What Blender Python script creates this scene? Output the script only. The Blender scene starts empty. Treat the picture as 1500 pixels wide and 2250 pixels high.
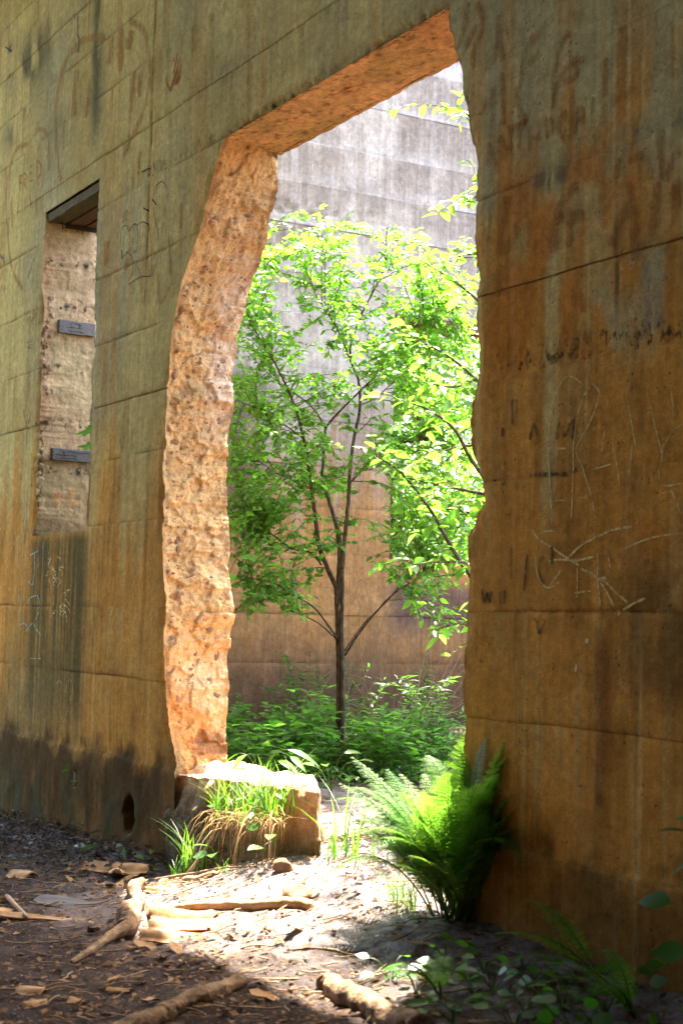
import bpy, bmesh, math, random
import numpy as np
from mathutils import Matrix, Vector, Quaternion

# ------------------------------------------------------------------ camera, sky, sun, exposure
SC = bpy.context.scene
C = SC.collection
CAM_POS = [0.0,-3.4245,1.35]
CAM_AX = [[-0.865539,0.495994,0.069516],[0.49857,0.866477,0.025388],[0.047642,-0.056633,0.997258]]
JAMB_FRONT = [[-7.326,3.864],[-7.376,3.787],[-7.454,3.708],[-7.578,3.439],[-7.796,3.18],[-7.9,2.944],[-7.967,2.622],[-7.98,2.242],[-7.961,1.862],[-7.882,1.362],[-7.863,0.992],[-7.794,0.752],[-7.699,0.615],[-7.644,0.524]]
JAMB_BACK = [[-7.413,3.875],[-7.42,3.813],[-7.461,3.597],[-7.543,3.437],[-7.731,3.167],[-7.884,2.882],[-7.908,2.729],[-7.856,2.568],[-7.942,2.371],[-7.948,2.113],[-7.943,1.958],[-7.866,1.776],[-7.874,1.65],[-7.794,1.409],[-7.858,1.245],[-7.873,1.043],[-7.836,0.845],[-7.848,0.52]]
RIGHT = [[-5.195,3.865],[-5.185,3.766],[-5.118,3.558],[-5.074,3.415],[-5.02,3.216],[-4.995,3.137],[-4.991,3.009],[-4.991,2.828],[-4.962,2.714],[-4.965,2.535],[-4.967,2.304],[-4.992,2.217],[-4.996,2.076],[-4.968,1.985],[-4.911,1.928],[-4.889,1.804],[-4.94,1.772],[-4.995,1.686],[-4.985,1.405],[-4.991,1.126],[-4.985,0.781],[-4.967,0.185]]
GRAFFITI = {'handprint':[[0.0092,[[-7.936,4.509],[-7.959,4.455],[-7.993,4.403]]],[0.0092,[[-7.905,4.477],[-7.928,4.428],[-7.974,4.38]]],[0.0092,[[-7.882,4.427],[-7.905,4.377],[-7.946,4.342]]],[0.0093,[[-7.984,4.501],[-7.994,4.472]]],[0.0093,[[-8.092,4.415],[-8.071,4.369],[-8.033,4.328]]],[0.0205,[[-7.934,4.403],[-7.977,4.364],[-8.032,4.314]]],[0.0205,[[-7.9,4.367],[-7.953,4.331]]]],'mud_swirl':[[0.0401,[[-9.098,4.965],[-9.483,5.072],[-9.793,5.051],[-9.941,4.929],[-10.003,4.758],[-9.969,4.56],[-9.873,4.308],[-9.812,4.211]]],[0.0345,[[-8.722,4.959],[-8.497,4.83],[-8.407,4.718],[-8.362,4.595],[-8.331,4.495],[-8.377,4.372],[-8.47,4.261],[-8.627,4.183],[-8.729,4.116]]],[0.0717,[[-9.577,4.903],[-9.619,4.774],[-9.63,4.604]]],[0.0669,[[-8.844,4.951],[-8.833,4.833],[-8.804,4.663]]],[0.0661,[[-8.666,4.875],[-8.704,4.765]]],[0.0679,[[-8.994,4.951],[-9.002,4.77]]],[0.0394,[[-9.805,4.631],[-9.808,4.518],[-9.782,4.419]]],[0.0354,[[-8.582,4.597],[-8.605,4.464],[-8.624,4.358]]],[0.035,[[-8.507,4.547],[-8.496,4.415]]],[0.0355,[[-8.632,4.23],[-8.67,4.129]]],[0.0348,[[-8.454,4.074],[-8.465,3.941]]],[0.038,[[-9.367,4.741],[-9.386,4.527]]],[0.0257,[[-10.968,4.176],[-11.003,4.334],[-11.0,4.466],[-10.934,4.602],[-10.8,4.691],[-10.543,4.662],[-10.357,4.705],[-10.192,4.653],[-10.108,4.551],[-10.08,4.349]]],[0.026,[[-10.963,4.184],[-10.878,3.932],[-10.741,3.758],[-10.526,3.611]]],[0.0262,[[-10.86,4.359],[-10.843,4.112]]],[0.0251,[[-10.423,3.665],[-10.304,3.795]]],[0.0205,[[-8.128,3.291],[-8.077,3.114],[-7.915,3.195]]],[0.0201,[[-7.829,3.629],[-7.826,3.485]]],[0.0203,[[-7.991,3.483],[-7.955,3.252]]],[0.0545,[[-8.657,3.766],[-8.661,3.697]]],[0.0558,[[-8.944,3.638],[-8.95,3.481]]],[0.0541,[[-8.61,3.471],[-8.623,3.397]]]],'mud_letters':[[0.013,[[-10.715,4.465],[-10.686,4.347]]],[0.0129,[[-10.715,4.465],[-10.643,4.457]]],[0.0129,[[-10.7,4.41],[-10.645,4.402]]],[0.0129,[[-10.625,4.467],[-10.598,4.336]]],[0.0129,[[-10.625,4.467],[-10.536,4.422],[-10.605,4.397],[-10.525,4.326]]],[0.0128,[[-10.493,4.476],[-10.475,4.37]]],[0.0127,[[-10.493,4.476],[-10.421,4.468]]],[0.0127,[[-10.484,4.426],[-10.426,4.418]]],[0.0127,[[-10.475,4.37],[-10.403,4.362]]],[0.0126,[[-10.331,4.482],[-10.31,4.349]]],[0.0125,[[-10.331,4.482],[-10.246,4.434],[-10.239,4.374],[-10.31,4.349]]],[0.0131,[[-10.884,4.317],[-10.855,4.208]]],[0.013,[[-10.721,4.281],[-10.709,4.186]]],[0.0128,[[-10.565,4.274],[-10.553,4.17]]],[0.0127,[[-10.44,4.264],[-10.424,4.169]]]],'ink_heart':[[0.0044,[[-8.704,3.574],[-8.707,3.653],[-8.648,3.672],[-8.607,3.655],[-8.584,3.623]]],[0.0043,[[-8.584,3.623],[-8.508,3.65],[-8.457,3.632],[-8.438,3.567],[-8.445,3.493],[-8.492,3.479]]],[0.0042,[[-8.457,3.632],[-8.371,3.636],[-8.283,3.595],[-8.24,3.527],[-8.224,3.449],[-8.218,3.293]]],[0.0041,[[-8.554,3.299],[-8.381,3.315],[-8.229,3.295],[-8.142,3.352],[-8.125,3.474],[-8.216,3.685]]],[0.0041,[[-8.213,3.759],[-8.198,3.8],[-8.108,3.812],[-8.051,3.781],[-8.021,3.737]]],[0.0043,[[-8.691,3.479],[-8.535,3.522]]],[0.0043,[[-8.613,3.506],[-8.53,3.464],[-8.493,3.373],[-8.557,3.324]]],[0.0042,[[-8.426,3.383],[-8.381,3.315]]],[0.0042,[[-8.304,3.293],[-8.309,3.138]]],[0.0068,[[-8.24,3.742],[-8.171,3.69]]],[0.0068,[[-8.369,3.719],[-8.29,3.683]]],[0.0071,[[-8.692,3.533],[-8.678,3.469]]],[0.0069,[[-8.417,3.942],[-8.303,3.937]]],[0.0068,[[-8.239,3.951],[-8.217,3.908]]],[0.0086,[[-10.999,3.956],[-10.989,3.879]]],[0.0086,[[-11.096,3.965],[-11.025,3.923]]],[0.0086,[[-11.005,3.722],[-11.011,3.676]]],[0.0086,[[-10.945,3.716],[-10.948,3.674]]],[0.0087,[[-11.183,5.557],[-11.011,5.469]]],[0.0088,[[-11.018,5.529],[-11.102,5.492]]],[0.0087,[[-11.094,5.564],[-11.065,5.474]]],[0.0087,[[-11.043,5.308],[-11.068,5.281]]],[0.0087,[[-10.979,5.3],[-11.003,5.267]]],[0.0078,[[-9.691,5.313],[-9.672,5.27]]],[0.0078,[[-9.632,5.298],[-9.618,5.242],[-9.617,5.15],[-9.583,5.099],[-9.589,5.019]]]],'mud_letters_right':[[0.0176,[[-4.893,3.214],[-4.898,3.173],[-4.903,3.13]]],[0.0175,[[-4.891,3.213],[-4.832,3.097]]],[0.0173,[[-4.819,3.148],[-4.826,3.215],[-4.755,3.143],[-4.762,3.233]]],[0.017,[[-4.777,3.237],[-4.647,3.235]]],[0.0171,[[-4.694,3.221],[-4.694,3.14]]],[0.017,[[-4.633,3.211],[-4.628,3.111]]],[0.0168,[[-4.577,3.219],[-4.577,3.139]]],[0.0168,[[-4.629,3.162],[-4.574,3.155]]],[0.0166,[[-4.535,3.207],[-4.509,3.081]]],[0.0166,[[-4.535,3.207],[-4.494,3.188],[-4.493,3.151],[-4.529,3.14]]],[0.0163,[[-4.445,3.2],[-4.453,3.151],[-4.425,3.109],[-4.383,3.116],[-4.383,3.161],[-4.41,3.199],[-4.445,3.2]]],[0.0163,[[-4.355,3.192],[-4.354,3.106]]],[0.0162,[[-4.355,3.193],[-4.321,3.187],[-4.314,3.159],[-4.35,3.149]]],[0.0161,[[-4.264,3.216],[-4.273,3.131],[-4.282,3.06]]],[0.0255,[[-5.051,3.823],[-5.08,3.733],[-5.126,3.654]]],[0.0251,[[-4.993,3.803],[-4.954,3.728],[-4.957,3.681],[-5.007,3.617],[-5.01,3.538]]],[0.0247,[[-4.846,3.705],[-4.853,3.599],[-4.88,3.493]]],[0.0245,[[-4.843,3.596],[-4.808,3.513]]],[0.0239,[[-4.561,3.553],[-4.655,3.519],[-4.681,3.416]]],[0.0239,[[-4.579,3.478],[-4.644,3.446]]],[0.0244,[[-4.817,3.468],[-4.805,3.334],[-4.797,3.255]]],[0.0249,[[-4.905,3.398],[-4.954,3.339]]],[0.024,[[-4.69,3.383],[-4.722,3.358],[-4.686,3.266],[-4.657,3.234],[-4.772,3.224]]],[0.0233,[[-4.398,3.495],[-4.452,3.456],[-4.485,3.369],[-4.5,3.238],[-4.511,3.15]]],[0.0231,[[-4.31,3.364],[-4.362,3.377],[-4.431,3.353],[-4.488,3.291],[-4.5,3.238]]],[0.0229,[[-4.362,3.375],[-4.361,3.321],[-4.43,3.317]]],[0.0222,[[-4.19,3.336],[-4.198,3.197]]],[0.0256,[[-4.99,3.716],[-5.124,3.597]]],[0.025,[[-4.134,2.891],[-4.112,2.96]]],[0.0244,[[-4.064,2.935],[-4.002,2.938],[-3.963,2.903],[-3.947,2.842]]],[0.0241,[[-3.889,2.997],[-3.903,2.929],[-3.887,2.833]]],[0.0239,[[-3.804,2.904],[-3.851,2.885],[-3.879,2.821]]],[0.0381,[[-4.769,2.977],[-4.791,2.888],[-4.817,2.764]]],[0.0378,[[-4.688,2.843],[-4.739,2.789],[-4.807,2.759]]],[0.0363,[[-4.334,2.922],[-4.42,2.881],[-4.47,2.792],[-4.468,2.696]]],[0.0358,[[-4.471,2.82],[-4.383,2.812],[-4.263,2.792]]],[0.0357,[[-4.383,2.801],[-4.38,2.701]]],[0.0343,[[-4.061,2.795],[-4.123,2.719],[-4.146,2.655]]],[0.0338,[[-4.055,2.862],[-4.036,2.701],[-4.03,2.586]]],[0.0333,[[-3.916,2.83],[-3.943,2.651]]],[0.0328,[[-3.842,2.8],[-3.841,2.739]]],[0.0326,[[-3.842,2.797],[-3.799,2.797]]],[0.0325,[[-3.841,2.741],[-3.798,2.738]]],[0.0326,[[-3.842,2.772],[-3.805,2.768]]],[0.0156,[[-4.82,2.7],[-4.821,2.595]]],[0.0155,[[-4.79,2.683],[-4.79,2.613]]],[0.0145,[[-4.368,2.551],[-4.358,2.484]]],[0.0144,[[-4.325,2.533],[-4.314,2.455]]]],'scratch':[[0.0046,[[-4.46,1.722],[-4.472,1.848],[-4.492,1.97],[-4.483,2.095],[-4.463,2.17],[-4.412,2.23],[-4.36,2.232],[-4.309,2.201]]],[0.0045,[[-4.511,1.96],[-4.467,1.973],[-4.432,1.982],[-4.384,1.98]]],[0.0045,[[-4.35,1.728],[-4.347,1.878],[-4.348,1.985],[-4.331,2.08],[-4.307,2.147],[-4.266,2.185]]],[0.0045,[[-4.25,2.194],[-4.216,2.164],[-4.224,2.122],[-4.263,2.058],[-4.329,1.983],[-4.328,1.951],[-4.285,1.889],[-4.241,1.807],[-4.215,1.712]]],[0.0044,[[-4.299,1.798],[-4.233,1.799]]],[0.0044,[[-4.181,2.023],[-4.195,1.951]]],[0.0044,[[-4.243,1.894],[-4.194,1.899],[-4.138,1.906]]],[0.0045,[[-4.48,1.794],[-4.384,1.797]]],[0.0046,[[-4.544,1.668],[-4.504,1.689],[-4.424,1.688]]],[0.0046,[[-4.548,1.654],[-4.55,1.561],[-4.517,1.506],[-4.472,1.487],[-4.411,1.508]]],[0.0044,[[-4.204,1.602],[-4.202,1.519]]],[0.0044,[[-4.333,1.468],[-4.234,1.475]]],[0.0042,[[-4.069,1.612],[-4.001,1.632],[-3.911,1.649],[-3.782,1.657]]],[0.0043,[[-4.156,1.606],[-4.135,1.564],[-4.146,1.529]]],[0.0043,[[-4.056,2.099],[-4.039,2.036],[-4.01,1.946]]],[0.0042,[[-3.949,2.092],[-3.91,1.983],[-3.886,1.916],[-3.897,1.867],[-3.874,1.816],[-3.784,1.818]]],[0.0041,[[-3.869,1.959],[-3.837,1.991],[-3.787,2.009]]],[0.0042,[[-3.886,1.906],[-3.883,1.946]]],[0.0041,[[-3.846,2.126],[-3.83,2.04]]],[0.0045,[[-4.399,1.553],[-4.472,1.49]]],[0.0043,[[-4.14,1.988],[-4.089,1.83]]],[0.0044,[[-4.314,1.557],[-4.312,1.452]]],[0.0043,[[-4.043,1.857],[-4.037,1.959]]],[0.0041,[[-3.841,1.809],[-3.783,1.713]]],[0.0075,[[-4.576,1.7],[-4.544,1.668],[-4.458,1.63],[-4.362,1.587],[-4.302,1.565]]],[0.0073,[[-4.483,1.582],[-4.405,1.586],[-4.319,1.581],[-4.224,1.592]]],[0.0072,[[-4.362,1.59],[-4.295,1.631],[-4.189,1.664],[-4.11,1.682],[-4.017,1.688]]],[0.0072,[[-4.293,1.552],[-4.235,1.535],[-4.202,1.519],[-4.154,1.518]]],[0.007,[[-4.202,1.519],[-4.154,1.503],[-4.106,1.472],[-4.043,1.436]]],[0.0071,[[-4.186,1.503],[-4.145,1.467],[-4.112,1.421]]],[0.0069,[[-4.065,1.411],[-4.012,1.432],[-3.956,1.449]]],[0.0071,[[-4.202,1.519],[-4.195,1.472],[-4.186,1.426]]],[0.007,[[-4.093,1.411],[-4.09,1.391]]]],'dark_letters':[[0.012,[[-4.885,1.486],[-4.868,1.435],[-4.852,1.469],[-4.835,1.435],[-4.823,1.48]]],[0.0119,[[-4.767,1.474],[-4.767,1.424]]],[0.0118,[[-4.738,1.48],[-4.741,1.429]]],[0.0116,[[-4.601,1.612],[-4.62,1.474]]],[0.0114,[[-4.528,1.588],[-4.528,1.534],[-4.499,1.506],[-4.485,1.549],[-4.499,1.593],[-4.528,1.588]]],[0.0113,[[-4.442,2.015],[-4.434,2.074],[-4.398,2.027],[-4.352,2.077],[-4.355,2.007]]],[0.0116,[[-4.604,2.029],[-4.582,2.083],[-4.553,2.025]]],[0.012,[[-4.776,2.09],[-4.777,2.056]]],[0.0119,[[-4.721,2.193],[-4.714,2.096]]],[0.0118,[[-4.688,2.19],[-4.69,2.116]]],[0.0113,[[-4.458,1.635],[-4.456,1.57]]],[0.0114,[[-4.54,1.375],[-4.525,1.327],[-4.486,1.371]]],[0.0118,[[-4.705,1.643],[-4.699,1.519]]],[0.0113,[[-4.577,1.899],[-4.378,1.888]]]],'paint_spot':[[0.0156,[[-4.255,1.31],[-4.254,1.296]]],[0.0079,[[-4.307,1.221],[-4.312,1.195]]]],'teal_chalk':[[0.0066,[[-10.182,1.735],[-9.988,1.765]]],[0.0067,[[-10.071,1.744],[-10.059,1.647],[-10.084,1.542],[-10.179,1.567]]],[0.0066,[[-9.91,1.82],[-9.905,1.676]]],[0.0068,[[-10.371,1.511],[-10.351,1.395]]],[0.0068,[[-10.34,1.37],[-10.335,1.263]]],[0.0066,[[-10.18,1.412],[-10.11,1.453],[-9.989,1.465],[-9.936,1.429],[-9.94,1.357],[-10.017,1.292],[-9.988,1.253],[-9.875,1.207]]],[0.0068,[[-10.34,1.263],[-10.24,1.281],[-10.175,1.262]]],[0.0067,[[-10.195,1.225],[-10.065,1.284]]],[0.0066,[[-9.994,1.718],[-9.991,1.646]]],[0.0065,[[-9.795,1.753],[-9.802,1.706]]]],'pale_scratch':[[0.0034,[[-9.504,0.933],[-9.548,0.891],[-9.516,0.801],[-9.402,0.679],[-9.315,0.775],[-9.26,0.868],[-9.255,0.928],[-9.321,0.94],[-9.38,0.876],[-9.388,0.846],[-9.426,0.897],[-9.504,0.933]]],[0.0038,[[-10.339,1.884],[-10.539,1.806],[-10.658,1.691]]],[0.0039,[[-10.546,2.077],[-10.77,1.925]]],[0.0036,[[-10.062,1.05],[-9.845,1.056]]],[0.0036,[[-9.886,1.096],[-9.866,1.033]]],[0.0033,[[-9.066,1.334],[-9.05,0.974]]],[0.0031,[[-8.473,1.579],[-8.45,1.432]]]],'yellow_scribble':[[0.0035,[[-9.578,1.645],[-9.545,1.65],[-9.536,1.646],[-9.515,1.648],[-9.487,1.638]]],[0.0035,[[-9.589,1.65],[-9.592,1.634],[-9.557,1.63],[-9.521,1.608],[-9.543,1.597]]],[0.0035,[[-9.631,1.579],[-9.619,1.582],[-9.618,1.574],[-9.616,1.552],[-9.627,1.553]]],[0.0035,[[-9.682,1.626],[-9.649,1.616],[-9.663,1.594],[-9.663,1.581],[-9.664,1.582]]],[0.0035,[[-9.637,1.605],[-9.659,1.599],[-9.669,1.602],[-9.687,1.58],[-9.659,1.575]]],[0.0035,[[-9.638,1.719],[-9.606,1.71],[-9.583,1.708],[-9.592,1.705],[-9.557,1.699]]],[0.0035,[[-9.682,1.577],[-9.652,1.572],[-9.664,1.555],[-9.693,1.551],[-9.663,1.53]]],[0.0036,[[-9.766,1.716],[-9.743,1.704],[-9.762,1.697],[-9.793,1.683],[-9.789,1.668]]],[0.0036,[[-9.793,1.627],[-9.802,1.62],[-9.813,1.608],[-9.807,1.596],[-9.84,1.597]]],[0.0036,[[-9.802,1.669],[-9.804,1.673],[-9.791,1.666],[-9.79,1.655],[-9.756,1.643]]],[0.0036,[[-9.801,1.707],[-9.786,1.704],[-9.766,1.695],[-9.773,1.68],[-9.797,1.679]]],[0.0035,[[-9.745,1.663],[-9.713,1.645],[-9.688,1.632],[-9.724,1.632],[-9.721,1.611]]],[0.0035,[[-9.724,1.641],[-9.698,1.638],[-9.678,1.627],[-9.675,1.615],[-9.677,1.619]]],[0.0035,[[-9.582,1.574],[-9.558,1.57],[-9.546,1.554],[-9.576,1.538],[-9.604,1.516]]],[0.0035,[[-9.748,1.577],[-9.767,1.568],[-9.74,1.544],[-9.722,1.526],[-9.729,1.51]]],[0.0035,[[-9.712,1.582],[-9.691,1.577],[-9.671,1.583],[-9.638,1.569],[-9.65,1.556]]],[0.0034,[[-9.462,1.411],[-9.434,1.406],[-9.447,1.402],[-9.461,1.395],[-9.441,1.376]]],[0.0035,[[-9.5,1.388],[-9.465,1.376],[-9.494,1.364],[-9.527,1.35],[-9.49,1.343]]],[0.0034,[[-9.432,1.5],[-9.4,1.502],[-9.376,1.5],[-9.384,1.504],[-9.415,1.489]]],[0.0035,[[-9.48,1.485],[-9.472,1.484],[-9.444,1.488],[-9.436,1.468],[-9.431,1.455]]],[0.0034,[[-9.454,1.4],[-9.431,1.401],[-9.401,1.393],[-9.371,1.379],[-9.352,1.358]]],[0.0035,[[-9.642,1.375],[-9.655,1.357],[-9.675,1.35],[-9.699,1.332],[-9.714,1.325]]],[0.0034,[[-9.463,1.449],[-9.435,1.441],[-9.402,1.425],[-9.366,1.411],[-9.378,1.402]]],[0.0034,[[-9.416,1.368],[-9.434,1.368],[-9.45,1.356],[-9.47,1.342],[-9.481,1.324]]],[0.0035,[[-9.602,1.367],[-9.616,1.373],[-9.638,1.355],[-9.662,1.355],[-9.626,1.35]]],[0.0035,[[-9.501,1.423],[-9.501,1.403],[-9.534,1.399],[-9.536,1.386],[-9.521,1.393]]],[0.0035,[[-9.655,1.468],[-9.665,1.452],[-9.645,1.431],[-9.651,1.426],[-9.675,1.405]]],[0.0034,[[-9.427,1.364],[-9.408,1.345],[-9.402,1.327],[-9.412,1.311],[-9.393,1.3]]],[0.0035,[[-9.447,1.404],[-9.465,1.41],[-9.478,1.412],[-9.448,1.403],[-9.43,1.383]]],[0.0034,[[-9.457,1.376],[-9.451,1.361],[-9.418,1.355],[-9.401,1.334],[-9.42,1.339]]],[0.0035,[[-9.539,1.372],[-9.538,1.374],[-9.502,1.367],[-9.508,1.373],[-9.51,1.35]]],[0.0035,[[-9.554,1.389],[-9.524,1.397],[-9.511,1.4],[-9.508,1.381],[-9.516,1.367]]]],'blue_writing':[[0.0038,[[-10.392,3.241],[-10.388,3.214],[-10.353,3.212]]],[0.0038,[[-10.34,3.239],[-10.337,3.213],[-10.317,3.21],[-10.314,3.237]]],[0.0038,[[-10.305,3.238],[-10.302,3.212],[-10.276,3.212]]],[0.0038,[[-10.399,3.192],[-10.396,3.168]]],[0.0038,[[-10.399,3.192],[-10.37,3.191]]],[0.0038,[[-10.397,3.181],[-10.375,3.18]]],[0.0038,[[-10.353,3.19],[-10.351,3.166]]],[0.0038,[[-10.353,3.19],[-10.327,3.184],[-10.349,3.179],[-10.322,3.164]]],[0.0038,[[-10.312,3.188],[-10.309,3.167],[-10.28,3.166]]],[0.0037,[[-10.312,3.188],[-10.286,3.187]]],[0.0037,[[-10.27,3.187],[-10.268,3.165]]]],'mud_hand':[[0.0156,[[-10.358,2.777],[-10.358,2.672]]],[0.0156,[[-10.305,2.761],[-10.319,2.663]]],[0.0157,[[-10.407,2.751],[-10.37,2.663]]],[0.0156,[[-10.242,2.713],[-10.297,2.64]]],[0.0406,[[-10.339,2.67],[-10.344,2.608]]],[0.025,[[-10.344,2.608],[-10.336,2.492]]]],'mud_hand_dark':[[0.0124,[[-10.343,1.992],[-10.315,1.897]]],[0.0124,[[-10.289,2.0],[-10.283,1.896]]],[0.0123,[[-10.246,1.982],[-10.251,1.895]]],[0.0279,[[-10.283,1.896],[-10.29,1.824]]]]}
JAMB_LETTERS = [[[0.126,2.159],[0.133,2.082]],[[0.126,2.153],[0.148,2.141],[0.161,2.162],[0.167,2.088]],[[0.204,2.131],[0.205,2.12]],[[0.259,2.188],[0.259,2.1]],[[0.234,2.088],[0.301,2.106]],[[0.238,2.177],[0.273,2.196]]]
LIMBS = [(0.045,0.03,[[-9.361,1.965,0.271],[-9.353,1.946,0.494],[-9.335,1.943,0.743],[-9.32,1.925,1.053],[-9.314,1.91,1.239],[-9.307,1.892,1.457],[-9.304,1.879,1.581]]),(0.042,0.026,[[-9.319,1.976,0.275],[-9.308,1.964,0.497],[-9.295,1.952,0.745],[-9.282,1.932,1.055],[-9.276,1.916,1.24],[-9.264,1.906,1.457],[-9.251,1.895,1.705]]),(0.026,0.006,[[-9.304,1.879,1.581],[-9.295,1.806,1.702],[-9.286,1.725,1.869],[-9.257,1.675,2.066],[-9.228,1.63,2.216],[-9.2,1.576,2.426],[-9.176,1.524,2.574],[-9.16,1.454,2.75],[-9.157,1.361,2.925],[-9.161,1.259,3.086],[-9.174,1.139,3.254],[-9.17,1.051,3.41]]),(0.028,0.012,[[-9.307,1.892,1.457],[-9.3,1.898,1.706],[-9.303,1.895,1.893],[-9.324,1.866,2.049],[-9.351,1.831,2.174],[-9.378,1.791,2.33],[-9.371,1.798,2.566],[-9.375,1.804,2.678]]),(0.011,0.004,[[-9.375,1.804,2.678],[-9.495,1.777,2.814],[-9.634,1.722,2.921],[-9.774,1.667,2.997],[-9.936,1.562,3.17]]),(0.012,0.005,[[-9.375,1.804,2.678],[-9.294,1.846,2.768],[-9.172,1.951,2.922],[-9.068,2.03,3.043],[-8.97,2.093,3.193],[-8.899,2.119,3.279],[-8.788,2.209,3.397],[-8.675,2.304,3.514]]),(0.026,0.006,[[-9.277,1.91,1.706],[-9.28,1.924,1.925],[-9.277,1.944,2.176],[-9.279,1.955,2.429],[-9.279,1.979,2.62],[-9.273,2.014,2.812],[-9.288,2.01,3.005],[-9.325,1.981,3.118],[-9.348,1.971,3.264],[-9.319,2.04,3.492],[-9.283,2.124,3.69],[-9.269,2.179,3.84],[-9.266,2.195,4.118]]),(0.009,0.003,[[-9.305,1.965,3.114],[-9.303,1.833,3.369],[-9.291,1.732,3.514],[-9.236,1.68,3.845],[-9.218,1.587,4.017]]),(0.013,0.004,[[-9.311,1.919,1.209],[-9.251,1.811,1.301],[-9.21,1.661,1.435],[-9.179,1.503,1.507],[-9.161,1.321,1.591],[-9.16,1.119,1.614]]),(0.009,0.003,[[-9.318,1.905,1.224],[-9.463,1.84,1.329],[-9.611,1.775,1.389],[-9.753,1.724,1.418]]),(0.012,0.004,[[-9.297,1.957,1.116],[-9.169,1.996,1.275],[-9.032,2.053,1.431],[-8.897,2.11,1.555],[-8.749,2.194,1.648],[-8.588,2.301,1.74]]),(0.01,0.003,[[-9.296,1.955,1.147],[-9.285,2.099,1.337],[-9.246,2.291,1.531],[-9.263,2.39,1.692],[-9.306,2.43,1.951]]),(0.012,0.004,[[-9.348,1.782,1.733],[-9.31,1.687,1.806],[-9.311,1.53,1.83],[-9.316,1.356,1.929],[-9.323,1.188,1.966]]),(0.009,0.003,[[-9.352,1.718,2.136],[-9.524,1.664,2.299],[-9.702,1.612,2.371],[-9.91,1.498,2.508]]),(0.01,0.003,[[-9.221,1.925,2.297],[-9.221,2.102,2.467],[-9.223,2.286,2.576],[-9.209,2.501,2.656]]),(0.008,0.003,[[-9.19,1.539,2.561],[-9.14,1.344,2.647],[-9.093,1.149,2.716],[-9.045,0.959,2.753]]),(0.008,0.003,[[-9.25,1.999,2.84],[-9.326,2.19,2.93],[-9.344,2.459,3.186],[-9.374,2.705,3.448]]),(0.006,0.003,[[-9.232,2.111,3.711],[-9.204,2.278,3.825],[-9.145,2.503,3.91],[-9.089,2.737,3.899]]),(0.006,0.002,[[-9.18,1.283,3.072],[-9.241,1.271,3.356],[-9.3,1.257,3.674],[-9.319,1.33,3.874]]),(0.006,0.002,[[-9.131,1.736,3.332],[-9.225,1.604,3.581],[-9.298,1.491,3.956],[-9.321,1.499,4.088]])]
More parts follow.
